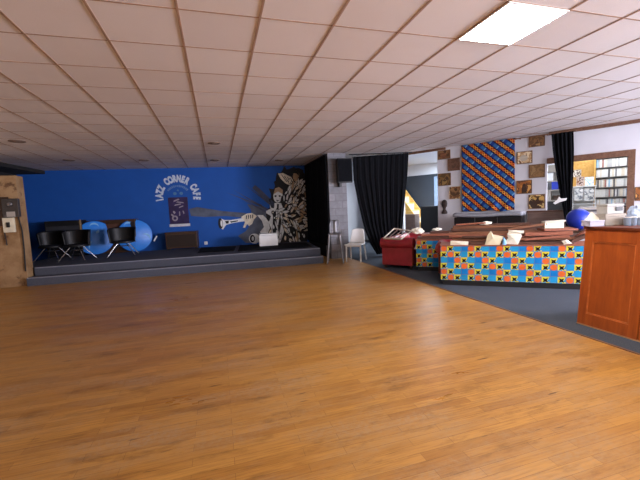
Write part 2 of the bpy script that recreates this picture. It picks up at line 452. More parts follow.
# room behind the diagonal wall
fr = MB()
wseg(-3.2, 10, 0, CEIL, 3.2, 3.3, fr); wseg(-3.3, -3.2, 0, CEIL, .6, 3.2, fr); wseg(9.9, 10, 0, CEIL, .1, 3.2, fr)
struct(fr.build('wall_far', M_WHITEWALL))
fc = MB(); wseg(-3.3, 10, CEIL, CEIL + .06, .12, 3.3, fc); wseg(-4.6, -.3, CEIL + .07, CEIL + .12, -2.6, .6, fc); struct(fc.build('ceiling', M_WHITEWALL))

# ---- stage (two carpeted steps)
def Sp(e, m, z): return S0 + SD * e + SN * m + Vector((0, 0, z))
def sbox(mb, e0, e1, m0, m1, z0, z1, mi=0):
    mb.hexa([Sp(e0, m0, z0), Sp(e1, m0, z0), Sp(e1, m1, z0), Sp(e0, m1, z0), Sp(e0, m0, z1), Sp(e1, m0, z1), Sp(e1, m1, z1), Sp(e0, m1, z1)], mi)
stg = MB()
sbox(stg, -2.72, 3.96, 0, .33, 0, .18)
stg.prism([Sp(e, m, 0) for e, m in ((-2.72, .33), (3.96, .33), (3.96, 1.0), (4.02, 2.64), (-3.4, 2.92), (-3.6, .46), (-2.72, .46))], (0, 0, .36))
st = stg.build('stage_platform', M_STAGECARPET)
tag(st, 'low grey carpeted stage with one step in front of the blue wall', 'stage')
ns = MB(); sbox(ns, -2.7, 3.955, -.012, .03, .165, .186); sbox(ns, -2.7, 3.955, .318, .36, .345, .366)
ns.build('step_nosing', mat('grey_nosing', rgb(128, 130, 142), .5), st, label='pale grey nosing along both step edges')

# ================================================================== CEILING LIGHT + small ceiling fittings
LX, LY = -1.3786 + .6 * 6, 2.854 - .6
def led(name, x, y, label, strength):
    t = thing(name, label, 'ceiling light', (x + .3, y + .3, CEIL), 0, 'square ceiling light panels' if label is None else None)
    f = MB()
    for a in ((-.3, .3, -.3, -.285), (-.3, .3, .285, .3), (-.3, -.285, -.285, .285), (.285, .3, -.285, .285)): f.box(*a, -.012, 0)
    f.build('light_frame', M_WHITEPL, t)
    m = MATS.get('led_glow')
    if m is None:
        m = bpy.data.materials.new('led_glow'); m.use_nodes = True; MATS['led_glow'] = m
        b = m.node_tree.nodes['Principled BSDF']; b.inputs['Base Color'].default_value = (1, 1, 1, 1)
        b.inputs['Emission Color'].default_value = (1.0, .93, .84, 1); b.inputs['Emission Strength'].default_value = strength
    MB().box(-.285, .285, -.285, .285, -.009, -.0045).build('diffuser', m, t)
    return t
LED_S = 58.0
led('ceiling_light_panel', LX, LY, 'bright white square light panel set in the tiled ceiling', LED_S)
led('ceiling_light_panel', LX, LY - 3.0, 'added unseen square light panel in the ceiling behind the camera, bar side', LED_S)  # extra panel out of view, added to brighten the near floor and ceiling
t0 = None
for k, (u, v, lab) in enumerate(((17, 141, 'small dim round vent in the ceiling near the left edge'), (69, 160, 'small dim round vent in the ceiling above the black tub chairs'),
                      (144, 160, 'small dim round vent in the ceiling left above the arched lettering'), (214, 143, 'larger-looking pale round vent in mid ceiling, the nearer of two in line'),
                      (215, 160, 'small round vent by the blue wall, behind the mid-ceiling one'), (279, 160, 'small round vent in the ceiling above the painted trumpeter'))):
    p = at_z(u, v, CEIL)
    if t0 is None:
        t = t0 = thing('ceiling_vent', lab, 'vent', p)
        MB().lathe([(.13, 0), (.13, -.012), (.10, -.02), (.095, -.012), (.06, -.012), (.055, -.02), (.03, -.022)], 24).build('grille', mat('vent_paint', rgb(120, 100, 86), .7), t, smooth=True)
    else:
        t = copy_tree(t0); t.location = p
    tag(t, lab, 'vent', 'round ceiling vents')

# ================================================================== STAGE DRAPES AND CURTAINS
def drape(name, lpts, rpts, mtl, parent, pleats=9, amp=.045, nrm=Vector((0, -1, 0)), nv=26, nu=120, ph=0.0):
    """cloth between a left and right edge (lists of points from top to bottom)"""
    def ev(pts, v):
        x = v * (len(pts) - 1); i = min(int(x), len(pts) - 2); f = x - i
        return pts[i].lerp(pts[i + 1], f)
    def fn(u, v):
        p = ev(lpts, v).lerp(ev(rpts, v), u)
        a = 2 * PI * pleats * (u + .012 * math.sin(5 * v + 9 * u)) + ph
        return p + nrm * (amp * (math.sin(a) + .35 * math.sin(2.3 * a + 3 * v)) * (.55 + .6 * min(1, v * 2)))
    return MB().grid(fn, nu, nv).build(name, mtl, parent, smooth=True, solid=.006)
t = thing('stage_drape', 'black floor-length drape hanging along the right side of the stage', 'curtain', (2.9, 10.4, .36))
off = Vector((2.9, 10.4, .36))
lp = [Vector((2.90, 11.45, 2.84)) - off, Vector((2.90, 11.4, 1.6)) - off, Vector((2.88, 11.35, .38)) - off]
rp = [Vector((2.90, 9.15, 2.84)) - off, Vector((2.90, 9.15, 1.6)) - off, Vector((2.90, 9.15, .38)) - off]
drape('drape_cloth', lp, rp, M_BLACKCLOTH, t, pleats=11, amp=.025, nrm=Vector((-1, 0, 0)))
MB().tube([Vector((2.91, 11.48, 2.86)) - off, Vector((2.90, 9.12, 2.86)) - off], .012).build('drape_rail', M_BLACK, t)
# big black curtain across the doorway
cp, cn = Vector((3.65, 9.15, 0)), Vector((.35, 1.55, 0)).normalized()
def cpt(u, v): return at_plane(u, v, cp, cn)
L_ = [cpt(*q) for q in ((352.5, 157), (353.5, 180), (358.5, 205), (364, 228), (370.5, 244), (377, 254.5))]
R_ = [cpt(*q) for q in ((408.5, 153), (407.5, 175), (405.5, 196), (403.5, 216), (401.5, 234), (400, 249))]
L_[-1].z = max(L_[-1].z, .02); R_[-1].z = max(R_[-1].z, .02)
o = Vector((4.4, 9.0, 0))
t = thing('door_curtain', 'large black curtain gathered in front of the doorway beside the white chair', 'curtain', o)
drape('curtain_cloth', [p - o for p in L_], [p - o for p in R_], M_BLACKCLOTH, t, pleats=10, amp=.022, nrm=-cn)
r0, r1 = cpt(349, 156.0) - o, cpt(412, 151.0) - o
r0.z = r1.z = 2.855
MB().tube([r0, r1], .014).build('curtain_rod', M_BLACK, t)
for i in range(9):
    p = r0.lerp(r1, .06 + .11 * i)
    MB().tube([p + Vector((0, .02 * math.cos(a), .022 * math.sin(a) - .008)) for a in [2 * PI * k / 10 for k in range(10)]], .004, 6, closed=True).build('curtain_ring', M_STEEL, t)
# second curtain beside the hatch
t1c = -.17
def wpt(u, v): return at_plane(u, v, W0 + WN * t1c, WN)
L_ = [wpt(*q) for q in ((551.5, 134), (553, 152), (556, 172), (559.5, 192), (563, 210), (566, 226))]
R_ = [wpt(*q) for q in ((573.5, 131), (574, 150), (573.5, 170), (572.5, 190), (572, 210), (571.5, 226))]
o = W(3.85, t1c, 0)
t = thing('hatch_curtain', 'narrow black curtain tied back at the left of the serving hatch', 'curtain', o)
drape('curtain_cloth', [p - o for p in L_], [p - o for p in R_], M_BLACKCLOTH, t, pleats=5, amp=.03, nrm=-WN, nu=70)
tr = thing('curtain_rail', 'thin dark curtain rail above the black hatch curtain', 'rail', W(3.55, t1c, 2.84), WROT)
MB().tube([(-.55, 0, 0), (.62, 0, .0)], .012).build('rail_rod', M_BEAM, tr)
for x in (-.5, .05, .58): MB().box(x - .01, x + .01, 0, -t1c - .005, -.01, .01).build('rail_bracket', M_BEAM, tr)
MB().lathe([(.012, 0), (.024, .012), (.024, .03), (.008, .042)], 12, M=Matrix.Translation((-.55, 0, 0)) @ Matrix.Rotation(-PI / 2, 4, 'Y')).build('finial', M_BEAM, tr, smooth=True)

# ================================================================== STAGE CONTENTS
SZ = .36
# --- black tub chairs with splayed chrome legs
def tub_chair(label):
    t = thing('tub_chair', label, 'chair')
    def shell(u, v):
        a = -PI * .52 + PI * 1.04 * u + PI / 2          # wraps round the back
        h = .385 + v * (.40 - .07 * (abs(u - .5) * 2) ** 6)
        r = .285 + .04 * v
        return (r * 1.05 * math.cos(a), .82 * r * math.sin(a) + .0, h)
    MB().grid(shell, 40, 10).build('backrest', M_BLACKGLOSS, t, smooth=True, solid=.035)
    MB().lathe([(.02, .35), (.28, .355), (.33, .37), (.33, .40), (.28, .425), (.02, .43)], 32, sx=.9, sy=.76).build('seat', M_BLACKGLOSS, t, smooth=True)
    MB().tube([(.32 * math.cos(a), .265 * math.sin(a), .372) for a in [PI * k / 20 - .1 for k in range(23)]], .009, 8).build('seat_trim', M_STEEL, t, smooth=True)
    for sx in (-1, 1):
        for sy in (-1, 1):
            MB().tube([(.11 * sx, .09 * sy, .352), (.34 * sx, .24 * sy, .008)], .0125, 10).build('leg', M_CHROME, t, smooth=True)
            MB().lathe([(.018, 0), (.018, .02), (.012, .025)], 12, M=Matrix.Translation((.34 * sx, .24 * sy, 0))).build('foot', M_BLACK, t.children[-1])
    MB().tube([(.16 * math.cos(a), .13 * math.sin(a), .27) for a in [2 * PI * k / 20 for k in range(20)]], .007, 8, closed=True).build('leg_ring', M_CHROME, t, smooth=True)
    return t
ch = tub_chair('black tub chair with chrome legs, nearest the plaster wall end of the stage')
def place_feet(t, u0, v0, u1, v1, back=.24):
    a, b_ = at_z(u0, v0, SZ), at_z(u1, v1, SZ)
    c = (a + b_) / 2; d = (b_ - a).normalized(); n = Vector((-d.y, d.x, 0))
    if n.y < 0: n = -n
    t.location = c + n * back; t.location.z = SZ; t.rotation_euler.z = math.atan2(d.y, d.x)
place_feet(ch, 35, 263, 57.5, 262)
c2 = copy_tree(ch); place_feet(c2, 63, 262, 80.5, 261.2); tag(c2, 'black tub chair with chrome legs directly in front of the black speaker cabinet', 'chair')
c3 = copy_tree(ch); place_feet(c3, 111, 257.2, 133, 255.6, .2); tag(c3, 'black tub chair with chrome legs standing between the two round blue tabletops', 'chair')
for c in (ch, c2, c3): c['group'] = 'black tub chairs on the stage'
# --- black amplifier cabinet behind
p = bw(66.5, 228, .5); p.z = SZ
t = thing('amplifier_cabinet', 'large black speaker cabinet against the blue wall behind the tub chairs', 'speaker', p, BROT)
MB().box(-.46, .46, -.2, .2, .03, 1.04).build('cabinet_body', M_BLACK, t, bevel=.015)
MB().box(-.42, .42, -.212, -.2, .08, .74).build('speaker_grille', M_BLACKCLOTH, t)
MB().box(-.42, .42, -.21, -.2, .77, .89).build('control_panel', mat('panel_grey', rgb(52, 52, 56), .4), t)
MB().box(.44, .475, -.215, -.185, .5, 1.05).build('corner_strip', mat('tan_strip', rgb(150, 120, 84), .6), t, label='tan corner strip')
for x in (-.4, .4):
    for y in (-.15, .15): MB().box(x - .03, x + .03, y - .03, y + .03, 0, .03).build('foot', M_BLACK, t)
# --- long dark brown cabinet
pa, pb = bw(85, 240, .2), bw(138, 240, .2); c = (pa + pb) / 2; c.z = SZ; wdt = (pb - pa).length
t = thing('long_cabinet', 'long dark brown wooden cabinet standing against the blue wall behind the round tabletops', 'cabinet', c, BROT)
MB().box(-wdt / 2, wdt / 2, -.15, .15, 0, .92).build('cabinet_body', M_DARKBROWN, t, bevel=.01)
MB().box(-wdt / 2 - .02, wdt / 2 + .02, -.17, .16, .92, 1.0).build('cabinet_top', M_DARKBROWN, t, bevel=.01)
MB().box(wdt / 2 - .42, wdt / 2 - .02, -.16, -.15, .05, .9).build('end_panel', M_BLACK, t, label='black end panel')
MB().box(-wdt / 2 + .04, wdt / 2 - .46, -.16, -.15, .5, .88).build('front_panel', M_BOARD[2], t)
# --- round blue tabletops standing on edge
def tabletop(u, v, wpx, label, tilt, swirl):
    base = at_z(u, v, SZ)
    depth = (base - EYE).dot(CF); r = wpx / 2 * depth / FPX
    t = thing('round_tabletop', label, 'table top', base, math.atan2(base.y, base.x) - PI / 2 + .05, 'round blue tabletops on the stage')
    Mx = Matrix.Rotation(-tilt, 4, 'X') @ Matrix.Translation((0, 0, r + .014)) @ Matrix.Rotation(PI / 2, 4, 'X')
    MB().lathe([(r - .012, -.018), (r, -.01), (r, .01), (r - .012, .018)], 56, M=Mx).build('table_disc', M_TABLEBLUE, t, smooth=True)
    MB().tube([Mx @ Vector((r * math.cos(a), r * math.sin(a), 0)) for a in [2 * PI * k / 48 for k in range(48)]], .012, 6, closed=True).build('edge_band', mat('blue_edge', rgb(20, 70, 150), .4), t, smooth=True)
    for cx, cy, rr, a0, a1, w in swirl:
        sw = MB()
        pts = [(cx + rr * math.cos(a0 + (a1 - a0) * k / 20), cy + rr * math.sin(a0 + (a1 - a0) * k / 20)) for k in range(21)]
        outer = []; inner = []
        for k, (x, y) in enumerate(pts):
            ww = w * math.sin(PI * (k + .5) / 21); an = a0 + (a1 - a0) * k / 20
            outer.append(Mx @ Vector(((x + ww * math.cos(an)) * r, (y + ww * math.sin(an)) * r, .020)))
            inner.append(Mx @ Vector(((x - ww * math.cos(an)) * r, (y - ww * math.sin(an)) * r, .020)))
        for k in range(20): sw.poly([outer[k], outer[k + 1], inner[k + 1], inner[k]])
        sw.build('painted_swirl', M_LIGHTBLUE, t, label='pale blue painted swirl')
    return t
tabletop(97, 254.6, 33, 'round blue tabletop standing on edge, left one beside the tub chairs', .10,
         [(-.1, .55, .33, -.3, PI * .75 - 3.4, .07), (.0, .62, .24, .2, PI * .9, .05), (-.45, -.45, .3, .9, 3.0, .06), (.1, -.55, .45, 2.2, 3.4, .05)])
tt = tabletop(136.5, 251.6, 31.5, 'round blue tabletop standing on edge, nearer the arched lettering', .08,
         [(.55, -.25, .3, -.3, 1.9, .06), (-.3, .55, .28, .6, 2.6, .06)])
q = at_z(150, 250, SZ)
MB().tube([(.50, -.06, .28), (.60, -.06, .44)], .022, 8).build('white_clip', M_WHITEPL, tt, label='short white bar at the rim')
# --- low dark brown box by wall
pa, pb = bw(167, 240, .32), bw(198, 240, .32); c = (pa + pb) / 2; c.z = SZ; wdt = (pb - pa).length
t = thing('low_wooden_box', 'low dark brown wooden box on the stage under the purple poster', 'box', c, BROT)
MB().box(-wdt / 2, wdt / 2, -.18, .2, .03, .50).build('box_body', M_DARKBROWN, t, bevel=.008)
MB().box(-wdt / 2 + .04, wdt / 2 - .04, -.19, -.18, .08, .45).build('front_panel', mat('very_dark_brown', rgb(38, 22, 12), .7), t)
MB().box(-wdt / 2 - .01, wdt / 2 + .01, -.19, .21, .50, .53).build('box_lid', M_DARKBROWN, t)
for x in (-wdt / 2 + .05, wdt / 2 - .05): MB().box(x - .04, x + .04, -.15, .15, 0, .03).build('foot', M_BLACK, t)
# --- white socket
p = bw(206, 243, .0)
t = thing('wall_socket', 'tiny white wall socket low on the blue wall beside the brown box', 'socket', p, BROT)
MB().box(-.05, .05, -.02, -.001, -.05, .05).build('socket_plate', M_WHITEPL, t, bevel=.006)
MB().box(-.02, .02, -.024, -.02, -.015, .015).build('socket_face', mat('socket_grey', rgb(150, 150, 150), .4), t)
# --- black mats on the stage floor
def mat_slab(px, label):
    pts = [at_z(u, v, SZ + .002) for u, v in px]; c = sum(pts, Vector()) / len(pts)
    o = MB().prism([p - c for p in pts], (0, 0, .025)).build('stage_mat', M_BLACKCLOTH, loc=c, bevel=.006)
    tag(o, label, 'mat', 'black mats on the stage')
mat_slab([(198, 253), (234, 251), (236, 246.8), (201, 248.2)], 'narrow black mat on the stage between the brown box and the mural')
mat_slab([(238, 251.5), (312, 247.3), (306, 243.0), (240, 245.8)], 'long black mat on the stage under the painted trumpeter')
# --- white box
p = at_z(269.5, 246.0, SZ + .025); p += Vector((0, .2, 0))
t = thing('storage_box', 'small white lidded box standing on the black stage mat in front of the mural', 'box', (p.x, p.y, SZ + .027), SROT)
MB().box(-.27, .27, -.17, .17, 0, .31).build('box_body', M_WHITEPL, t, bevel=.012)
MB().box(-.255, .255, -.18, .18, .315, .36).build('box_lid', M_WHITEPL, t, bevel=.01)
for x in (-1, 1): MB().box(.27 * x - .006, .27 * x + .012, -.06, .06, .2, .24).build('handle', M_GREYBOX, t)

# ---- painted lettering
def letters(txt, cx, cz, r, a0, a1, size, mtl, parent, name, sx=.62):
    """letters set round an arc in the wall's own plane (x right, z up), joined to one mesh"""
    mb = MB(); n = len(txt)
    for k, chh in enumerate(txt):
        if chh == ' ': continue
        a = a0 + (a1 - a0) * k / (n - 1)
        cu = bpy.data.curves.new('glyph', 'FONT'); cu.body = chh; cu.size = size; cu.align_x = 'CENTER'; cu.extrude = .0; cu.offset = .02
        ob = bpy.data.objects.new('glyph', cu); COL.objects.link(ob)
        dg = bpy.context.evaluated_depsgraph_get()
        me = bpy.data.meshes.new_from_object(ob.evaluated_get(dg))
        rot = a - PI / 2; cr, sr = math.cos(rot), math.sin(rot)
        b = len(mb.v)
        for v in me.vertices:
            x, y = v.co.x * sx, v.co.y
            X = cx + r * math.cos(a) + x * cr - y * sr; Z = cz + r * math.sin(a) + x * sr + y * cr
            mb.v.append((X, 0, Z))
        for f in me.polygons: mb.face([b + i for i in f.vertices])
        bpy.data.objects.remove(ob); bpy.data.meshes.remove(me); bpy.data.curves.remove(cu)
    return mb.build(name, mtl, parent)
M_LETTER = mat('faded_white_paint', rgb(196, 206, 220), .7, noise=.15, scale=9)
c = bw(178.3, 196.5, .004)
t = thing('painted_sign', 'arched white JAZZ CORNER CAFE lettering painted on the blue wall', 'sign', c, BROT)
ppm = FPX / ((c - EYE).dot(CF))
letters('JAZZ CORNER CAFE', 0, 0, 14.8 / ppm, math.radians(189), math.radians(-7), .285, M_LETTER, t, 'lettering', .60)
# small second arc: painted dashes (unreadable in the photograph), face motif
sm = MB()
rng = random.Random(3)
for k in range(13):
    a = math.radians(142 - 104 * k / 12); r = 11.3 / ppm
    h = .05 + .03 * rng.random()
    ca, sa = math.cos(a), math.sin(a)
    def P(dr, dt): return (r * ca + dr * ca - dt * sa, 0, r * sa * .92 + dr * sa + dt * ca)
    sm.poly([P(-h / 2, -.016), P(-h / 2, .016), P(h / 2, .022), P(h / 2, -.02)])
sm.build('small_arc_marks', mat('thin_paint', rgb(96, 130, 178), .7), t, label='thin pale blue marks in a smaller arc')
em = MB()
def ell(mb, cx, cz, rx, rz, n=16, a0=0, y=0, mi=0):
    mb.poly([(cx + rx * math.cos(a0 + 2 * PI * k / n), y, cz + rz * math.sin(a0 + 2 * PI * k / n)) for k in range(n)], mi)
for sx in (-1, 1): ell(em, sx * 3.0 / ppm, 3.0 / ppm, 1.7 / ppm, 1.5 / ppm)
em.poly([(-1.2 / ppm, 0, 5.6 / ppm), (1.3 / ppm, 0, 5.2 / ppm), (.1 / ppm, 0, 7.4 / ppm)])
em.build('face_motif', mat('teal_paint', rgb(78, 124, 160), .7), t)
# ---- purple poster
pa, pb = bw(169.5, 197, 0), bw(188, 224, 0); c = (pa + pb) / 2
t = thing('poster', 'dark purple poster with pale figures under the arched lettering', 'poster', c, BROT)
hw, hh = 9.2 / ppm, 13.3 / ppm
MB().box(-hw, hw, -.012, -.001, -hh, hh).build('poster_sheet', mat('purple_print', rgb(42, 26, 74), .6, noise=.4, scale=6), t)
pf = MB()
rng = random.Random(11)
def quad(mb, cx, cz, w, h, rot, y=-.014, mi=0):
    c_, s_ = math.cos(rot), math.sin(rot)
    mb.poly([(cx + x * c_ - z * s_, y, cz + x * s_ + z * c_) for x, z in ((-w, -h), (w, -h * .6), (w * .8, h), (-w * .7, h * .8))], mi)
for cx, cz, w, h, ro in ((-.05, .33, .10, .025, .3), (.06, .26, .12, .02, -.2), (-.02, .19, .11, .022, .15), (.08, .12, .08, .02, .3), (-.14, -.05, .035, .05, .6), (.02, -.10, .02, .08, 0), (.14, -.06, .02, .06, .3), (-.2, -.14, .03, .05, .9)):
    pf = MB(); quad(pf, cx, cz, w, h, ro); pf.build('printed_figure', mat('poster_pale', rgb(150, 140, 150), .6), t, label='pale grey printed shape')
pf = MB()
rr = [(-.13 + .09 * math.cos(a), -.014, -.24 + .09 * math.sin(a)) for a in [2 * PI * k / 20 for k in range(20)]]
ri = [(-.13 + .045 * math.cos(a), -.014, -.24 + .045 * math.sin(a)) for a in [2 * PI * k / 20 for k in range(20)]]
for k in range(20): pf.poly([rr[k], rr[(k + 1) % 20], ri[(k + 1) % 20], ri[k]])
pf.build('printed_ring', MATS['poster_pale'], t, label='pale grey printed ring')
MB().box(-hw - .02, hw + .02, -.013, -.001, -hh - .085, -hh).build('bottom_strip', mat('strip_white', rgb(206, 204, 208), .6), t, label='white strip along the lower edge')

# ---- mural of a trumpeter
mc = bw(275, 215, 0); inv = Matrix.Rotation(-BROT, 4, 'Z') @ Matrix.Translation(-mc)
mural = thing('wall_mural', 'black and cream painted mural of a trumpet player on the blue wall', 'mural', mc, BROT)
def mp(u, v, lay): return inv @ bw(u, v, .002 + .0012 * lay)
def mpoly(mb, pts, lay, mi=0): mb.poly([mp(u, v, lay) for u, v in pts], mi)
def mell(mb, u, v, ru, rv, lay, mi=0, rot=0.0, n=20):
    c_, s_ = math.cos(rot), math.sin(rot)
    mpoly(mb, [(u + ru * math.cos(a) * c_ - rv * math.sin(a) * s_, v + ru * math.cos(a) * s_ + rv * math.sin(a) * c_) for a in [2 * PI * k / n for k in range(n)]], lay, mi)
PG = mat('mural_smoke_grey', rgb(84, 90, 106), .75, noise=.3, scale=4); PD = mat('mural_black', rgb(22, 22, 26), .75, noise=.2, scale=6)
PC = mat('mural_cream', rgb(226, 216, 196), .75, noise=.2, scale=9); PW = mat('mural_grey_white', rgb(220, 222, 222), .75, noise=.15, scale=9)
PT = mat('mural_tan', rgb(176, 148, 118), .75, noise=.2, scale=9); PB = mat('mural_slate', rgb(66, 72, 96), .75, noise=.3, scale=5)
bd = MB()
mpoly(bd, [(189, 209), (197, 207), (222, 211), (246, 213), (246, 218), (226, 216), (205, 217), (191, 216)], 0, 0)
mpoly(bd, [(238, 236), (246, 231), (252, 222), (251, 210), (247, 204), (262, 207), (270, 214), (268, 242), (246, 243)], 0, 0)
edge = [(260, 243), (266, 226), (267, 214), (271, 204), (271, 194), (275, 186), (276, 177), (282, 171), (290, 168.5), (299, 168), (306, 175), (309, 185), (310, 197), (311, 209), (311, 221), (310, 233), (306, 244)]
jag = []
for k in range(len(edge) - 1):
    (x0, y0), (x1, y1) = edge[k], edge[k + 1]; nx, ny = (y1 - y0), -(x1 - x0); ln = math.hypot(nx, ny)
    out = (2.6, 4.6, 1.6)[k % 3] if k < 9 else 1.6
    jag += [(x0, y0), (x0 * .55 + x1 * .45 + nx / ln * out, y0 * .55 + y1 * .45 + ny / ln * out), (x0 * .4 + x1 * .6, y0 * .4 + y1 * .6)]
mpoly(bd, jag + [edge[-1]], 1, 1)
mpoly(bd, [(252, 188), (255, 185), (259, 188), (279, 207), (277, 211)], 1, 4)
for a in ((232, 189, 268, 210), (238, 197, 268, 213), (244, 184, 270, 204), (225, 192, 262, 206)):
    mpoly(bd, [(a[0], a[1]), (a[2], a[3] - 1.2), (a[2], a[3] + 1.2)], 1, 4)
bd.build('smoke_backdrop', [PG, PD, PC, PW, PB], mural, label='grey smoke and black shadow shapes')
tr_ = MB()  # trumpet
mpoly(tr_, [(218.6, 221), (221, 218.5), (224.5, 220), (231, 220), (239, 218.6), (247, 217.5), (254, 215.5), (254, 219), (247, 221), (239, 222), (231, 223.4), (226, 225), (223, 229.5), (220, 228)], 3, 0)
mell(tr_, 220.5, 223.5, 2.4, 5.3, 4, 1, -.1); mell(tr_, 221.5, 223.5, 1.0, 3.2, 5, 0, -.1)
mpoly(tr_, [(230, 221.4), (238, 220.3), (238, 221.2), (231, 222.8)], 4, 1)
mpoly(tr_, [(225, 221), (229, 220.6), (228.5, 223.6), (226, 223.6)], 4, 1)
tr_.build('trumpet', [PW, PD], mural, label='pale painted trumpet pointing left')
hd = MB()  # hand and arm on the trumpet, seated figure, second horn
mpoly(hd, [(241, 217), (247, 213.5), (252, 213), (257, 216), (254, 219.5), (252, 224), (249, 226), (247, 224), (245, 228), (243, 227.5), (245, 222)], 4, 2)
for k in range(4): mpoly(hd, [(246 + 2.1 * k, 215.5 - .3 * k), (247 + 2.1 * k, 215.3 - .3 * k), (246.8 + 2 * k, 219 - .3 * k), (246 + 2 * k, 219.2 - .3 * k)], 5, 1)
mpoly(hd, [(257, 215), (263, 215), (268, 220), (270, 228), (268, 233), (263, 236), (260, 232), (264, 227), (262, 221)], 4, 0)   # upper arm
mpoly(hd, [(266, 211), (272, 208), (279, 209), (283, 218), (284, 232), (280, 243), (272, 240), (271, 228), (267, 219)], 3, 0)     # torso
mpoly(hd, [(273, 212), (276, 211), (277, 228), (274, 240), (272.5, 230)], 5, 1); mpoly(hd, [(280, 213), (281.5, 222), (279, 236), (278, 226)], 5, 1)
mpoly(hd, [(266, 213), (271, 216), (269, 222), (266.5, 219)], 5, 1)
mell(hd, 278, 195.5, 4.6, 7.2, 4, 0, .12); mpoly(hd, [(273.6, 194), (275, 188.5), (279, 187), (282.8, 190), (282.6, 194), (278, 191.5)], 5, 3)
mpoly(hd, [(274.4, 195.5), (276.6, 195), (276.4, 197), (274.6, 197)], 6, 1); mpoly(hd, [(278.6, 195), (280.8, 195.4), (280.6, 197), (278.8, 196.8)], 6, 1)
mpoly(hd, [(276, 200), (279.4, 200.2), (277.6, 201.6)], 6, 1); mpoly(hd, [(281.4, 196), (282.6, 196), (281.4, 201), (280.2, 202)], 6, 1)
mpoly(hd, [(274.5, 203), (281, 203), (283, 208), (279, 213), (274, 209)], 4, 0); mpoly(hd, [(277, 204), (279, 204), (278.4, 211), (276.8, 209)], 6, 1)
mell(hd, 254.5, 238.6, 5.6, 5.0, 4, 0); mell(hd, 252.4, 238.6, 2.6, 3.9, 5, 1); mell(hd, 252.8, 238.6, 1.2, 2.2, 6, 0)
hd.build('trumpeter_figure', [PW, PD, PC, PT], mural, label='grey white painted trumpeter with outlined arm and torso')
wg = MB()  # wing and upper face
mpoly(wg, [(278, 173.6), (283, 173), (291, 177), (295, 183), (296, 188), (291, 186), (285, 183), (280.5, 178.5)], 3, 0)
for k in range(4): mpoly(wg, [(281 + 3 * k, 174.5 + 1.2 * k), (282 + 3 * k, 175 + 1.2 * k), (287.5 + 2.2 * k, 182 + 1.2 * k), (286.6 + 2.2 * k, 182 + 1.2 * k)], 4, 1)
mell(wg, 296, 176, 3.1, 5.2, 4, 2, .15); mpoly(wg, [(293.4, 173), (295.5, 170.5), (298.6, 171.5), (299, 176), (296.5, 173.6)], 5, 1)
wg.build('winged_figure', [PC, PD, PT], mural, label='tan winged head at the top of the mural')
cl = MB(); rng = random.Random(5)
for k in range(210):
    u = 268 + 42 * rng.random() ** .7; v = 181 + 62 * rng.random()
    if u < 284 and (v < 208 or rng.random() < .35): continue
    if u < 288 and v < 192: continue
    if u < 280 and v > 232: continue
    if u > 300 and v > 236: continue
    a = math.atan2(v - 216, u - 276) + rng.uniform(-.7, .7); ln = rng.uniform(2.0, 5.8); w = rng.uniform(.7, 1.7)
    u = min(u, 309.0)
    c_, s_ = math.cos(a), math.sin(a)
    pts = [(-ln, -w * .3), (-ln * .2, -w), (ln * .6, -w * .8), (ln, .1), (ln * .3, w * .9), (-ln * .5, w * .6)]
    P_ = lambda g: [(u + (x * c_ - y * s_) * g[0] * .8, v + (x * s_ + y * c_) * g[0] * 1.15) for x, y in pts]
    mpoly(cl, P_((1.22,)), 3 + .02 * k, 1); mpoly(cl, P_((.95,)), 3.01 + .02 * k, rng.choice((0, 0, 3, 3, 2)))
for k in range(26):
    u = rng.uniform(270, 308); v = rng.uniform(192, 240)
    if u < 284 and v < 206: continue
    if k % 2:
        mell(cl, u, v, rng.uniform(1.0, 2.0), rng.uniform(1.2, 2.4), 8 + .02 * k, 1); mell(cl, u, v, .6, .9, 8.01 + .02 * k, rng.choice((0, 3)))
    else:
        d = rng.uniform(2, 5); q = rng.uniform(-2, 2); mpoly(cl, [(u, v), (u + .7, v), (u + q + .7, v + d), (u + q, v + d)], 8 + .02 * k, 1)
cl.build('instrument_collage', [PC, PD, PT, PW], mural, label='jumble of cream and tan painted instrument shapes')

# ---- fittings on the plaster pier
def ypt(u, v): return at_Y(u, v, 9.2)
p = ypt(10, 225); t = thing('switch_box', 'white electrical switch box on the worn plaster wall', 'switch', (p.x, 9.198, p.z))
MB().box(-.105, .105, -.06, 0, -.16, .16).build('switch_case', mat('cream_plastic', rgb(214, 204, 178), .5), t, bevel=.01)
MB().box(-.03, .03, -.085, -.06, -.05, .06).build('switch_lever', M_BLACK, t, bevel=.006)
p = ypt(12.5, 208); t = thing('control_unit', 'dark control unit with pale label plate above the white switch box', 'control box', (p.x, 9.198, p.z))
MB().box(-.15, .15, -.09, 0, -.2, .2).build('unit_case', mat('dark_grey_metal', rgb(58, 52, 48), .5), t, bevel=.012)
MB().box(-.075, .08, -.096, -.09, -.19, -.08).build('label_plate', M_GREYBOX, t)
MB().lathe([(.05, 0), (.045, .02), (.03, .03)], 16, M=Matrix.Translation((.0, -.09, .08)) @ Matrix.Rotation(PI / 2, 4, 'X')).build('dial', M_STEEL, t, smooth=True)
MB().tube([(.1, -.03, -.2), (.14, -.03, -.5), (.13, -.02, -.9), (.11, -.02, -1.4)], .014, 8).build('cable', M_BLACK, t, smooth=True)
p = ypt(3, 213); t = thing('backing_board', 'dark brown backing board on plaster wall at the left edge', 'board', (p.x, 9.198, p.z))
MB().box(-.13, .13, -.03, 0, -.28, .34).build('board_panel', M_DARKBROWN, t)
MB().tube([(.0, -.04, -.28), (.02, -.04, -.7)], .012, 8).build('cable', M_BLACK, t)

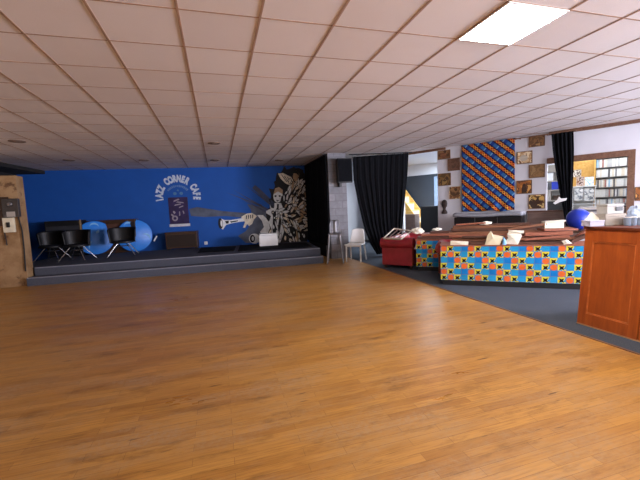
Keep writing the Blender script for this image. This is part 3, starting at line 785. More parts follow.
# ================================================================== PIER: hung speaker, stool, white chair
p = at_Y(343, 171, 9.05)
t = thing('wall_speaker', 'black loudspeaker hung high on the grey block pier', 'speaker', (p.x, 9.05, p.z))
MB().hexa([(-.21, -.16, -.33), (.21, -.16, -.33), (.17, .1, -.30), (-.17, .1, -.30), (-.21, -.16, .33), (.21, -.16, .33), (.17, .1, .30), (-.17, .1, .30)]).build('cabinet_body', M_BLACK, t, bevel=.015)
MB().box(-.19, .19, -.172, -.16, -.3, .3).build('speaker_grille', M_BLACKCLOTH, t)
MB().box(-.12, -.06, -.02, .148, -.42, -.28).build('wall_bracket', M_BLACK, t)
# bar stool
p = (at_z(328, 263.5, 0) + at_z(340.5, 264, 0)) / 2
t = thing('bar_stool', 'grey metal bar stool with low back in front of the block pier', 'stool', (p.x + .1, p.y + .16, 0), math.radians(-22))
def legt(sx, sy):
    return MB().tube([(sx * .13, sy * .13, .74), (sx * .165, sy * .165, .38), (sx * .205, sy * .205, .004)], [.026, .024, .02], 8)
for sx in (-1, 1):
    for sy in (-1, 1): legt(sx, sy).build('leg', M_STEEL, t, smooth=True)
MB().box(-.165, .165, -.165, .165, .735, .77).build('seat', M_STEEL, t, bevel=.018, seg=3)
MB().tube([(-.17, -.17, .3), (.17, -.17, .3), (.17, .17, .3), (-.17, .17, .3)], .009, 8, closed=True).build('foot_ring', M_STEEL, t)
MB().tube([(-.13, .14, .76), (-.125, .19, 1.0), (-.105, .20, 1.09), (.105, .20, 1.09), (.125, .19, 1.0), (.13, .14, .76)], .013, 8).build('back_frame', M_STEEL, t, smooth=True)
MB().grid(lambda u, v: (-.04 + .08 * u, .165 + .03 * v, .76 + .32 * v), 3, 8).build('back_splat', M_STEEL, t, smooth=True, solid=.006)
# white plastic chair
a, b_ = at_z(347.2, 262, 0), at_z(360.5, 262.2, 0)
c = (a + b_) / 2; d = (b_ - a).normalized(); rz = math.atan2(d.y, d.x); nn = Vector((-d.y, d.x, 0))
t = thing('plastic_chair', 'white plastic chair standing beside the black door curtain', 'chair', c + nn * .2, rz)
for sx in (-1, 1):
    MB().tube([(sx * .185, -.19, .43), (sx * .19, -.205, .2), (sx * .19, -.21, .0)], [.022, .019, .016], 8).build('leg', M_WHITEPL, t, smooth=True)
    MB().tube([(sx * .185, .17, .43), (sx * .20, .24, .2), (sx * .21, .28, .0)], [.022, .019, .016], 8).build('leg', M_WHITEPL, t, smooth=True)
def seatf(u, v):
    x = (u - .5) * (.46 - .03 * v); y = -.22 + .42 * v
    return (x, y, .445 + .012 * (2 * abs(u - .5)) ** 2 - .012 * math.sin(PI * v) + (-.012 if v < .06 else 0))
MB().grid(seatf, 16, 14).build('seat', M_WHITEPL, t, smooth=True, solid=.022)
def backf(u, v):
    w = .42 - .10 * v; x = (u - .5) * w
    return (x, .19 + .12 * v + .035 * (1 - (2 * (u - .5)) ** 2), .46 + .37 * v - .03 * (2 * abs(u - .5)) ** 4 * v)
MB().grid(backf, 16, 14).build('backrest', M_WHITEPL, t, smooth=True, solid=.02)
MB().box(-.2, .2, -.225, -.20, .40, .44).build('apron', M_WHITEPL, t, bevel=.008)

# ================================================================== SOFAS
def chesterfield(label, L, D, loc, rz, group=None, H=.69):
    t = thing('leather_sofa', label, 'sofa', loc, rz, group)
    R = .125
    for x0 in (0, L - .2):
        inn = 1 if x0 == 0 else -1
        am = MB().box(x0 + .03, x0 + .17, .02, D - .02, .07, H - R)
        ar = am.build('arm', M_RED, t, bevel=.02, seg=3)
        cx = x0 + .1
        pr = [(R * .9, 0), (R, .012), (R, D - .012), (R * .9, D)]
        MB().lathe(pr, 28, M=Matrix.Translation((cx, 0, H - R)) @ Matrix.Rotation(-PI / 2, 4, 'X')).build('arm_roll', M_RED, ar, smooth=True)
        nt_ = MB()
        for k in range(14):
            nt_.lathe([(.011, 0), (.009, .006), (.004, .009)], 8, M=Matrix.Translation((cx - .06 if x0 == 0 else cx + .06, .014, .10 + .034 * k)) @ Matrix.Rotation(PI / 2, 4, 'X'))
        for k in range(16):
            a_ = 2 * PI * k / 16
            nt_.lathe([(.011, 0), (.009, .006), (.004, .009)], 8, M=Matrix.Translation((cx + R * .8 * math.cos(a_), .002, H - R + R * .8 * math.sin(a_))) @ Matrix.Rotation(PI / 2, 4, 'X'))
        nt_.build('stud_row', M_STUD, ar, smooth=True)
    MB().box(.17, L - .17, .04, D - .03, .07, .30).build('base', M_RED, t, bevel=.02)
    n = max(1, round((L - .4) / .6)); w = (L - .4) / n
    for k in range(n):
        MB().box(.2 + w * k + .004, .2 + w * (k + 1) - .004, .02, D - .24, .30, .43).build('seat_cushion', M_RED, t, bevel=.035, seg=4)
    bk = MB().grid(lambda u, v: (.17 + (L - .34) * u, D - .21 + .06 * v - .012 * abs(math.sin(PI * u * (L / .18))) * math.sin(PI * v), .30 + (H - R - .30) * v), 60, 10)
    bk.build('backrest', M_RED, t, smooth=True, solid=.02)
    MB().box(.17, L - .17, D - .16, D - .03, .25, H - R).build('back_frame', M_RED, t)
    MB().tube([(.1, D - .1, H - R), (L - .1, D - .1, H - R)], R * .98, 24).build('back_roll', M_RED, t, smooth=True)
    for x in (.1, L - .1):
        for y in (.08, D - .08): MB().lathe([(.022, 0), (.032, .02), (.03, .07)], 12, M=Matrix.Translation((x, y, 0))).build('foot', M_DARKBROWN, t, smooth=True)
    return t
chesterfield('red leather sofa with rolled arms, seen end on beside the black curtain', 1.55, .75, Vector((3.975, 6.63, 0)), math.radians(38.9), 'red leather sofas')
chesterfield('red leather armchair mostly hidden behind the left end of the long printed bench', .9, .62, Ep(-.10, .63), EROT, 'red leather sofas', .68)

# ================================================================== PRINTED BENCHES
PBLUE = mat('print_cyan', rgb(34, 148, 204), .85, spec=.2, noise=.04); PORG = mat('print_orange', rgb(222, 104, 44), .85, spec=.2, noise=.06)
PYEL = mat('print_yellow', rgb(214, 200, 56), .85, spec=.2, noise=.05); PBLK = mat('print_black', rgb(30, 24, 24), .85, spec=.2)
PLIN = mat('print_lilac', rgb(120, 120, 150), .85, spec=.2); PDB = mat('print_deep_blue', rgb(20, 120, 196), .85, spec=.2)
def printed_panel(L, H, cell, z0, parent):
    """front cloth: cells of cyan, orange discs on a lilac ground and yellow squares with black stars"""
    mb = MB(); n = round(L / cell); cw = L / n; rows = round(H / (cell * .87)); chh = H / rows
    ya, yb, yc = 0.0, -.0008, -.0016
    for j in range(rows):
        k = (j // 2); sh = 2 if k % 2 else 0; odd = j % 2
        pat = ['O', 'S', 'B', 'D'] if not odd else ['S', 'O', 'S', 'B']
        for i in range(n):
            c = pat[(i + sh) % 4]; x = i * cw; z = z0 + H - (j + 1) * chh
            def q(x0, x1, zz0, zz1, y, mi): mb.poly([(x0, y, zz0), (x1, y, zz0), (x1, y, zz1), (x0, y, zz1)], mi)
            def disc(cx, cz, r, y, mi, m=18): mb.poly([(cx + r * math.cos(2 * PI * g / m), y, cz + r * math.sin(2 * PI * g / m)) for g in range(m)], mi)
            cx, cz = x + cw / 2, z + chh / 2
            if c == 'O':
                q(x, x + cw, z, z + chh, ya, 4); disc(cx, cz, min(cw, chh) * .47, yb, 1)
                disc(cx, cz, min(cw, chh) * .16, yc, 1)
            elif c == 'S':
                q(x, x + cw, z, z + chh, ya, 0); mb.poly([(x, yb, z + chh)] + [(x + cw * .95 * math.cos(g * PI / 16), yb, z + chh - chh * .95 * math.sin(g * PI / 16)) for g in range(9)] , 2); q(x + cw * .55, x + cw, z + chh * .02, z + chh * .22, yb, 2)
                s_ = min(cw, chh)
                mb.poly([(cx - .02 * cw + r * s_ * math.cos(a), yc, cz - .05 * chh + r * s_ * math.sin(a)) for r, a in [((.50 if g % 2 == 0 else .22), PI / 4 + g * PI / 4) for g in range(8)]], 3)
            else:
                q(x, x + cw, z, z + chh, ya, 0 if c == 'B' else 5)
                mb.poly([(x + cw * .06, yb, z + chh * .02), (x + cw * .10, yb, z + chh * .02), (x + cw * .10, yb, z + chh * .98), (x + cw * .06, yb, z + chh * .98)], 4)
                q(x, x + cw, z + chh * .03, z + chh * .08, yb, 4)
    return mb.build('printed_cloth', [PBLUE, PORG, PYEL, PBLK, PLIN, PDB], parent)
def bench(label, L, D, loc, rz, H, group):
    t = thing('printed_bench', label, 'bench', loc, rz, group)
    MB().box(.0, L, .012, D, .09, H - .02).build('bench_body', M_BOARD[2], t)
    MB().box(.03, L - .03, .03, D - .03, 0, .09).build('plinth', M_BLACK, t)
    printed_panel(L, H - .10, .107, .09, t).location.y = .010
    MB().box(-.008, L + .008, .002, D + .01, H - .02, H).build('top_board', M_BOARD[1], t, bevel=.004)
    return t
bench('long low bench covered in blue, orange and yellow print, piled with boards', 2.35, .58, E0, EROT, .69, 'printed cloth benches')
F0 = Vector((3.985, 6.50, 0))
bench('shorter printed bench behind the long one, next to the red sofa end', 1.55, .5, F0, EROT, .66, 'printed cloth benches')
def Fp(e, m, z=0): return F0 + ED * e + EM * m + Vector((0, 0, z))

# ---- boards heaped on the long bench
def board(pl, pr, wid, th, k, label, grp):
    c = (pl + pr) / 2; d = pr - pl; L = d.length; dx = d.normalized()
    y = (EM - dx * EM.dot(dx)).normalized(); z = dx.cross(y)
    R = Matrix((dx, y, z)).transposed().to_4x4()
    m = MB(); g = random.Random(k)
    n = 6
    # slightly irregular plank
    def fn(x, yy, zz): return (x, yy + .006 * math.sin(5 * x + k), zz + .004 * math.sin(3 * x + k * 2))
    P = [(-L / 2, 0, 0)]
    b0 = len(m.v)
    for i in range(n + 1):
        x = -L / 2 + L * i / n
        for yy, zz in ((0, 0), (wid, 0), (wid, th), (0, th)): m.v.append(fn(x + (.02 * yy if i in (0, n) else 0), yy, zz))
    for i in range(n):
        for j in range(4):
            j2 = (j + 1) % 4; m.face((b0 + 4 * i + j, b0 + 4 * i + j2, b0 + 4 * i + 4 + j2, b0 + 4 * i + 4 + j))
    m.face((b0, b0 + 3, b0 + 2, b0 + 1)); m.face([b0 + 4 * n + j for j in range(4)])
    o = m.build('wooden_board', M_BOARD[k % 3], bevel=.004)
    o.matrix_world = Matrix.Translation(c) @ R
    tag(o, label, 'board', grp)
    return o
G1 = 'boards heaped on the long printed bench'
zt = .695
def brow(uL, uR, m0, z0, z1, wid, th, k, label):
    """board whose front edge runs between picture columns uL..uR at depth m0, ends at heights z0, z1"""
    def ecol(u):
        lo, hi = -1.0, 3.2
        for _ in range(40):
            mid = (lo + hi) / 2; q = Ep(mid, m0, .8) - EYE
            uu = 320 + FPX * q.dot(CR) / q.dot(CF)
            if uu < u: lo = mid
            else: hi = mid
        return lo
    return board(Ep(ecol(uL), m0, z0), Ep(ecol(uR), m0, z1), wid, th, k, label, G1)
brow(470, 574, .05, zt, zt, .30, .040, 2, 'dark board lying lowest on the front of the printed bench')
brow(452, 575, .16, zt + .045, zt + .045, .30, .05, 0, 'long brown board second from the bottom of the heap')
brow(449, 524, .20, zt + .10, zt + .10, .28, .05, 1, 'reddish board in the left half of the heap, behind the cream sheet')
brow(449, 556, .22, zt + .155, zt + .155, .26, .05, 0, 'brown board third from the top in the heap, behind the cream sheets')
brow(451, 536, .24, zt + .21, zt + .21, .25, .045, 2, 'dark brown board near the top left of the heap')
brow(453, 530, .26, zt + .26, zt + .255, .22, .045, 0, 'topmost long brown board at the left of the heap')
brow(508, 547, .20, zt + .215, zt + .285, .10, .035, 0, 'short brown board sloping up to the cream carton')
brow(525, 573, .10, zt + .12, zt + .135, .10, .06, 1, 'thick reddish board sticking out at the right end of the heap')
brow(524, 570, .07, zt + .05, zt + .10, .08, .035, 1, 'pale reddish board sloping across the right front of the heap')
brow(456, 486, .17, zt + .312, zt + .335, .07, .025, 1, 'short thin reddish slat across the top left of the heap')
brow(493, 531, .22, zt + .312, zt + .318, .06, .022, 2, 'thin dark slat near the top middle of the heap')
brow(462, 505, .10, zt + .105, zt + .115, .07, .03, 2, 'thin dark slat at the front left above the white card')
brow(506, 527, .06, zt + .052, zt + .07, .06, .03, 0, 'short brown offcut below the torn sheet')
brow(573, 592, .10, zt + .01, zt + .12, .14, .05, 2, 'dark brown board end tilted at the far right of the bench')
brow(574, 595, .28, zt + .01, zt + .20, .10, .05, 1, 'reddish board end tilted behind the dark one at the far right of the bench')
# ---- sheets, cartons
def sheet(px, m0, mtl, name, label, cat, th=.012, bend=.02, grp='papers on the long printed bench'):
    pts = [at_m(u, v, m0) for u, v in px]; c = sum(pts, Vector()) / len(pts)
    mb = MB(); nrm = -EM + Vector((0, 0, .2)); b = 0
    front = [p - c for p in pts]; n = len(front)
    mb.v.append((0, 0, 0)); mb.v[0] = tuple(nrm * bend)
    mb.v += [tuple(p) for p in front]
    mb.v.append(tuple(nrm * bend + EM * th)); mb.v += [tuple(p + EM * th) for p in front]
    for i in range(n):
        j = (i + 1) % n
        mb.face((0, 1 + i, 1 + j)); mb.face((n + 1, n + 2 + j, n + 2 + i)); mb.face((1 + i, n + 2 + i, n + 2 + j, 1 + j))
    o = mb.build(name, mtl, loc=c); tag(o, label, cat, grp); return o
sheet([(484.5, 246), (499, 246.4), (503.5, 236.5), (493, 234.5), (491, 230.8), (487.5, 235.2)], .03, M_CREAMPAPER, 'paper_sheet', 'crumpled cream sheet propped upright at mid bench', 'paper')
sheet([(504, 244), (518, 244.5), (522, 236), (521, 233.5), (507, 233.5), (508, 238)], .03, M_PAPER, 'paper_sheet', 'pale torn sheet right of the crumpled cream one', 'paper')
sheet([(450, 245.8), (468, 245.8), (468.5, 241.6), (450.5, 240.6)], .02, M_PAPER, 'paper_sheet', 'flat white card at the left front corner of the long bench', 'paper')
sheet([(561.5, 241), (567, 239.5), (572.5, 243.6), (564, 244.5)], .02, M_PAPER, 'paper_sheet', 'white scrap of paper at the right front of the long bench', 'paper')
sheet([(508, 233.4), (524, 233.6), (524, 230.6), (509, 230.2)], .12, M_PAPER, 'paper_sheet', 'white strip lying on the boards behind the torn sheet', 'paper')
sheet([(502, 246), (506.5, 246), (506, 240), (503.5, 237)], .025, M_LIGHTBLUE, 'paper_scrap', 'small blue scrap between the two upright sheets', 'paper')
def crumple(name, loc, r, mtl, label, cat, seed, sz=(1, 1, .6), grp=None):
    g = random.Random(seed); mb = MB(); nu, nv = 14, 8
    def fn(u, v):
        a = 2 * PI * u; b = PI * v
        h = 1 + .13 * math.sin(3 * a + 2 * b + seed) + .09 * math.sin(5 * a - 4 * b + seed) + .05 * math.sin(9 * b + 2 * a)
        return (r * h * math.sin(b) * math.cos(a) * sz[0], r * h * math.sin(b) * math.sin(a) * sz[1], max(-r * sz[2], r * h * math.cos(b) * sz[2]) + r * sz[2])
    mb.grid(fn, nu * 2, nv * 2); o = mb.build(name, mtl, loc=loc); tag(o, label, cat, grp); return o
q = at_m(486, 229, .33); crumple('crumpled_bag', (q.x, q.y, zt + .306), .075, M_PAPER, 'white crumpled bag on top of the board heap', 'bag', 2, (1.5, .8, .38))
q = at_m(554, 231, .24)
t = thing('paper_carton', 'cream carton lying on the right end of the board heap', 'carton', (q.x, q.y, zt + .235), EROT + .12)
MB().box(-.14, .13, -.02, .12, 0, .10).build('carton_body', M_PAPER, t, bevel=.008)
MB().hexa([(-.14, -.03, .102), (.14, -.05, .102), (.14, .12, .102), (-.14, .12, .102), (-.14, -.03, .112), (.15, -.05, .13), (.15, .12, .125), (-.14, .12, .112)]).build('carton_flap', M_PAPER, t)
MB().box(-.18, .28, -.14, .2, -.03, -.003).build('carton_tray', M_BOARD[1], t)
# ---- things on the shorter bench and sofa
q = [at_z(383.5, 238.4, .72), None, None, at_z(401, 239.2, .72)]
qp = q[0] + Vector((.38, .46, 0))
q[1] = at_plane(394, 228.8, qp, (.64, .77, 0)); q[2] = at_plane(411.6, 231, qp, (.64, .77, 0))
c = (q[0] + q[3]) / 2
t = thing('slatted_crate', 'empty pale slatted wooden crate side lying tilted across the red sofa end', 'crate', c)
q = [p - c for p in q]
for i in range(4): MB().tube([q[i], q[(i + 1) % 4]], .018, 4).build('crate_rail', M_PALEWOOD, t)
for u in (.25, .5, .75): MB().tube([q[0].lerp(q[3], u), q[1].lerp(q[2], u)], .015, 4).build('crate_slat', M_BOARD[2], t, label='dark brown slat')
def loose(e0, e1, m0, z, wid, th, k, label):
    return board(Fp(e0, m0, z), Fp(e1, m0 + .02, z + .01), wid, th, k, label, 'boards on the shorter printed bench')
loose(.02, .95, .06, .665, .3, .05, 2, 'dark red board lowest on the shorter printed bench')
loose(.10, .90, .10, .72, .22, .05, 1, 'reddish board second on the shorter printed bench')
loose(.28, 1.05, .14, .775, .16, .05, 2, 'dark board on top of the shorter printed bench')
q = Fp(.03, .14, .78)
crumple('crumpled_paper', (q.x, q.y, .776), .09, M_PAPER, 'white crumpled paper on the shorter bench beside the pale crate', 'paper', 4, (1.5, 1, .7))
q = Fp(.42, .24, .83)
crumple('crumpled_paper', (q.x, q.y, .83), .06, M_PAPER, 'small white crumpled paper on the shorter bench below the black cabinet', 'paper', 9, (1.8, 1, .5))

# ================================================================== DIAGONAL WALL CONTENTS
ART = [art_mat('art_sepia', [rgb(82, 54, 32), rgb(120, 84, 52), rgb(150, 112, 72), rgb(70, 44, 26)], 6, 1), art_mat('art_brown', [rgb(92, 62, 46), rgb(110, 78, 60), rgb(100, 70, 52), rgb(84, 58, 44)], 9, 2),
       art_mat('art_olive', [rgb(88, 66, 34), rgb(130, 96, 52), rgb(66, 44, 24), rgb(150, 120, 70)], 6, 3), art_mat('art_gold', [rgb(70, 40, 24), rgb(196, 158, 96), rgb(120, 70, 36), rgb(228, 204, 150)], 7, 4),
       art_mat('art_ochre', [rgb(110, 78, 48), rgb(146, 106, 66), rgb(92, 62, 40), rgb(176, 138, 92)], 6, 5), art_mat('art_cream', [rgb(214, 188, 146), rgb(186, 148, 102), rgb(232, 214, 178), rgb(120, 88, 58)], 6, 6),
       art_mat('art_tan', [rgb(128, 96, 58), rgb(142, 108, 68), rgb(116, 86, 54), rgb(150, 120, 80)], 8, 7), art_mat('art_amber', [rgb(196, 130, 52), rgb(150, 88, 34), rgb(90, 52, 28), rgb(216, 160, 84)], 5, 8),
       art_mat('art_yellow', [rgb(206, 166, 88), rgb(100, 66, 34), rgb(228, 198, 132), rgb(60, 40, 28)], 6, 9)]
M_FRAMEW = wood_mat('thin_frame_wood', rgb(92, 62, 38), rgb(126, 90, 58), .5)
pics = [((438, 147, 450.5, 159.5), 0, 'framed sepia print, topmost in the checkered group left of the wall cloth'), ((448, 158, 460, 171), 1, 'plain dark brown print second from top, left of the wall cloth'),
        ((438.5, 173, 451, 186), 2, 'olive brown print third from top, left of the wall cloth'), ((449, 186, 461, 199.5), 3, 'print with pale border, lowest on the left of the wall cloth'),
        ((529, 134, 545, 147), 4, 'framed print topmost on the right of the wall cloth'), ((517, 151, 532.5, 164), 5, 'pale cream print second from top, right of the wall cloth'),
        ((529, 164, 545, 178), 6, 'plain tan print third from top, right of the wall cloth'), ((516.5, 180, 532, 194), 7, 'amber print with dark figure, fourth from top, right of the wall cloth'),
        ((528.5, 194, 545, 209), 8, 'yellow print with dark spiky shape, lowest right of the wall cloth')]
for (u0, v0, u1, v1), k, lab in pics:
    s0, za = wall_st(u0, (v0 + v1) / 2); s1, zb = wall_st(u1, (v0 + v1) / 2)
    _, ztp = wall_st((u0 + u1) / 2, v0 + .3); _, zbt = wall_st((u0 + u1) / 2, v1 - .3)
    ztp = min(ztp, 2.83 if u0 < 500 else 2.86)
    w, h = (s1 - s0) / 2, (ztp - zbt) / 2
    t = thing('wall_picture', lab, 'picture', W((s0 + s1) / 2, -.002, (ztp + zbt) / 2), WROT, 'square prints on the white wall')
    MB().box(-w + .012, w - .012, -.014, -.001, -h + .012, h - .012).build('print_sheet', ART[k], t)
    f = MB()
    for q in ((-w, w, h - .016, h), (-w, w, -h, -h + .016), (-w, -w + .016, -h + .016, h - .016), (w - .016, w, -h + .016, h - .016)): f.box(q[0], q[1], -.02, -.001, q[2], q[3])
    f.build('picture_frame', M_FRAMEW if k != 3 else M_PALEWOOD, t)
    m = MB()
    if k == 3:
        m.box(-w * .72, w * .72, -.0155, -.0142, -h * .72, h * .72); m.build('inner_print', ART[0], t)
    elif k == 7:
        m.prism([(-.05, -.0145, -h + .02), (.06, -.0145, -h + .02), (.05, -.0145, -.02), (.025, -.0145, .06), (0, -.0145, .09), (-.03, -.0145, .05), (-.05, -.0145, -.03)], (0, -.001, 0)); m.build('dark_figure', M_DARKBROWN, t)
    elif k == 8:
        m.prism([(-.13, -.0145, .08), (-.02, -.0145, .03), (.04, -.0145, .12), (.05, -.0145, .02), (.12, -.0145, -.02), (.03, -.0145, -.06), (-.02, -.0145, -.13), (-.05, -.0145, -.03)], (0, -.001, 0)); m.build('dark_figure', M_DARKBROWN, t)
    elif k in (0, 5):
        m.lathe([(.07, 0), (.07, .001)], 24, M=Matrix.Translation((-.02, -.0145, -.01)) @ Matrix.Rotation(PI / 2, 4, 'X'), sx=1.2); m.build('oval_motif', M_PALEWOOD if k == 5 else M_BOARD[0], t)
# brown picture beside the hatch post
s0, z0 = wall_st(634.5, 200); s1, z1 = s0 + .34, wall_st(634.5, 188)[1]
t = thing('wall_picture', 'brown print on the wall right of the hatch post', 'picture', W((s0 + s1) / 2, -.002, (z0 + z1) / 2), WROT, 'square prints on the white wall')
MB().box(-.16, .16, -.014, -.001, -.13, .13).build('print_sheet', ART[7], t)
f = MB()
for q in ((-.17, .17, .125, .14), (-.17, .17, -.14, -.125), (-.17, -.155, -.125, .125), (.155, .17, -.125, .125)): f.box(q[0], q[1], -.02, -.001, q[2], q[3])
f.build('picture_frame', M_FRAMEW, t)
# dark ornament
p = W(1.235, -.04, 1.30)
t = thing('wall_ornament', 'small dark carved ornament on the white wall below the left prints', 'ornament', p, WROT)
MB().lathe([(.01, -.19), (.075, -.18), (.085, -.14), (.06, -.10), (.035, -.06), (.04, -.02), (.07, .02), (.082, .09), (.075, .15), (.045, .19), (.01, .20)], 18, sy=.42).build('carved_body', mat('dark_carving', rgb(52, 40, 36), .5), t, smooth=True)
for x in (-.03, .03): MB().lathe([(.016, 0), (.01, .01)], 10, M=Matrix.Translation((x, -.033, .09)) @ Matrix.Rotation(PI / 2, 4, 'X')).build('carved_eye', M_BLACK, t)
MB().box(-.02, .02, .028, .038, -.1, .1).build('wall_mount', M_BLACK, t)
# tapestry
TW = 2.938 - 1.702; TH = 2.885 - 1.16
t = thing('wall_cloth', 'large blue cloth with orange chain print hanging on the white wall', 'wall hanging', W(1.702, -.03, 2.885), WROT)
def tf(u, v):
    x = TW * u; z = -TH * v
    wr = .012 * math.sin(11 * u + 2 * v) * v
    g = max(0, v - .80) / .2; k = math.exp(-((u - .72) / .28) ** 2)
    wr += .07 * g * k * (1 + .5 * math.sin(26 * u + 18 * v)); 
    z += .03 * g * k * math.sin(14 * u)
    return (x, -.012 - abs(wr), z)
MB().grid(tf, 60, 60, uvfn=lambda u, v: (TW * u, TH * v)).build('cloth', tapestry_mat(), t, smooth=True, solid=.004)
for x in (.03, TW / 2, TW - .03): MB().lathe([(.012, 0), (.008, .012)], 10, M=Matrix.Translation((x, -.02, -.02)) @ Matrix.Rotation(PI / 2, 4, 'X')).build('hanging_pin', M_STEEL, t)
# black cabinet with grey padded top
t = thing('padded_cabinet', 'black cabinet with grey padded top standing under the wall cloth', 'cabinet', W(2.42, -.2, 0), WROT)
MB().box(-.74, .76, -.43, .0, .08, 1.035).build('cabinet_body', M_BLACKGLOSS, t, bevel=.01)
MB().box(-.70, .72, -.40, -.02, 0, .08).build('plinth', M_BLACK, t)
def padf(u, v): return (-.76 + 1.54 * u, -.46 + .47 * v, 1.075 + .03 * math.sin(PI * min(1, v * 1.0)) + .012 * math.sin(7 * u + 2))
MB().grid(padf, 24, 10).build('padded_top', M_GREYCLOTH, t, smooth=True, solid=.07)
for x in (-.24, .26): MB().box(x - .004, x + .004, -.434, -.43, .1, 1.04).build('door_gap', M_STEEL, t)
# brown panel below the hatch
sa, _ = wall_st(527.5, 218, -.06)
t = thing('wooden_settle', 'plain grey brown wooden panel seat below the serving hatch', 'settle', W(sa, -.06, 0), WROT)
MB().box(0, .98, -.03, .03, .05, 1.10).build('back_panel', M_GREYBROWN, t, bevel=.006)
MB().box(-.01, .99, -.04, .04, 1.10, 1.135).build('top_rail', M_BOARD[2], t)
MB().box(.02, .96, -.40, -.03, .40, .44).build('seat', M_GREYBROWN, t, bevel=.006)
for x in (.04, .9):
    MB().box(x, x + .05, -.38, -.33, 0, .40).build('leg', M_GREYBROWN, t); MB().box(x, x + .05, -.03, .03, 0, .05).build('leg', M_GREYBROWN, t)
# blue ball on a small dark table
p = at_plane(578.5, 220.5, W0 - WN * .75, WN); r = .215
t = thing('side_table', 'small dark table carrying the blue exercise ball', 'table', (p.x, p.y, 0), WROT)
zb = p.z - r * .86
MB().box(-.32, .32, -.3, .3, zb - .05, zb).build('table_top', M_DARKBROWN, t, bevel=.006)
for x in (-.28, .28):
    for y in (-.26, .26): MB().box(x - .025, x + .025, y - .025, y + .025, 0, zb - .05).build('leg', M_DARKBROWN, t)
t = thing('exercise_ball', 'shiny blue exercise ball behind the end of the wooden bar', 'ball', (p.x, p.y, zb + r - .002))
MB().lathe([(max(.004, r * math.sin(PI * k / 24)), -r * math.cos(PI * k / 24)) for k in range(25)], 40).build('ball_skin', M_BALL, t, smooth=True)
MB().lathe([(.018, 0), (.014, .006)], 12, M=Matrix.Rotation(2.2, 4, 'X') @ Matrix.Translation((0, 0, r - .003))).build('valve_plug', M_WHITEPL, t)

# ================================================================== BEHIND THE DOORWAY
t = thing('staircase', 'pine staircase rising to the left in the room behind the doorway', 'staircase', W(-.05, 2.15, 0), WROT)
# local x along wall; the flight climbs towards -x
sl = 1.34
n = 11; rise = CEIL / n; run = rise / sl
for y in (0.0, .78):
    MB().prism([(.22, y, 0), (-.10, y, 0), (-.06 - CEIL / sl + .0, y, CEIL - .02), (.22 - CEIL / sl + .05, y, CEIL - .02)], (0, .04, 0)).build('stringer', M_PINE, t)
for k in range(n - 1):
    x = .06 - run * k
    MB().box(x - run - .02, x + .02, .04, .78, rise * (k + .5), rise * (k + .5) + .035).build('tread', M_PINE, t)
    MB().box(x - run + .0, x - run + .02, .04, .78, rise * (k + .5) + .035, rise * (k + 1.5)).build('riser', M_PALEWOOD, t)
MB().prism([(-.06, .05, .0), (-.06 - CEIL / sl + .05, .05, CEIL - .02), (-2.28, .05, CEIL - .02), (-2.28, .05, 0)], (0, .02, 0)).build('side_planks', wood_mat('pale_pine', rgb(206, 186, 146), rgb(226, 210, 176), .6, axis=0), t, label='pale plank side below the stringer')
t = thing('dark_panel', 'tall slate blue panel on the far wall beyond the doorway', 'panel', W(-.62, 3.19, 0), WROT)
MB().box(-.95, .75, -.04, -.001, .0, 2.5).build('panel_board', M_SLATE, t, bevel=.006)
MB().box(.36, .66, -.05, -.04, .1, 2.4).build('pale_strip', mat('pale_blue_paint', rgb(128, 146, 172), .5), t, label='paler blue upright strip')
t = thing('tall_black_cabinet', 'tall black cabinet standing behind the doorway next to white wall', 'cabinet', W(.40, 1.0, 0), WROT)
MB().box(-.29, .30, -.02, .4, .06, 1.34).build('cabinet_body', M_BLACK, t, bevel=.012)
MB().box(-.25, .26, -.03, -.02, .12, 1.28).build('cabinet_front', M_BLACKGLOSS, t); MB().box(-.27, .28, 0, .38, 0, .06).build('plinth', M_BLACK, t)
t = thing('brown_cupboard', 'grey brown cupboard partly behind the black curtain in the doorway', 'cupboard', W(-.33, 1.0, 0), WROT)
MB().box(-.3, .24, 0, .4, .05, 1.10).build('cupboard_body', M_GREYBROWN, t, bevel=.01)
MB().box(-.27, .2, -.015, 0, .1, 1.05).build('cupboard_door', M_GREYBROWN, t, bevel=.005); MB().box(.14, .16, -.035, -.015, .55, .68).build('handle', M_STEEL, t.children[-1])
MB().box(-.28, .22, .02, .38, 0, .05).build('plinth', M_BLACK, t)

# ================================================================== BEHIND THE HATCH
# pine partition with shelves at t = 1.75
pp = MB(); wseg(3.6, 6.4, 0, CEIL, 1.85, 1.9, pp); struct(pp.build('wall_hatch_back', M_PINE))
def st(u, v, t_): return wall_st(u, v, t_)
# tall record shelf
sL, _ = st(595.5, 180, 1.5); sR, _ = st(629, 180, 1.5)
SWD = sR - sL; zT = 2.36
rows_z = [st(612, v, 1.5)[1] for v in (204.5, 197, 186.5, 176, 165.5)]
rows_z = [1.03 + .325 * k for k in range(5)]
t = thing('record_shelf', 'tall white record shelf behind the serving hatch', 'shelf', W(sL, 1.5, 0), WROT)
for x in (-.03, SWD): MB().box(x, x + .03, 0, .32, 0, zT).build('side_panel', M_PINE, t)
MB().box(0, SWD, .30, .32, 0, zT).build('back_panel', M_WHITEPL, t)
shelf_z = [.06, .385, .71, 1.035, 1.33, 1.625, 1.92, 2.215]
RZ = [st(612, v, 1.5)[1] for v in (206.5, 196.6, 186.8, 176.6, 166.6)]
shelf_z = [.08, .40, .72] + RZ + [RZ[-1] + .235]
for z in shelf_z: MB().box(0, SWD, .0, .30, z - .018, z - .001).build('shelf_board', mat('shelf_dark', rgb(96, 92, 90), .6), t)
SP = [mat('spine_white', rgb(222, 222, 220), .6), mat('spine_grey', rgb(180, 180, 180), .6), mat('spine_dark', rgb(84, 82, 86), .6), mat('spine_cream', rgb(214, 204, 186), .6), mat('spine_blue', rgb(150, 186, 214), .6), mat('spine_red', rgb(160, 112, 104), .6)]
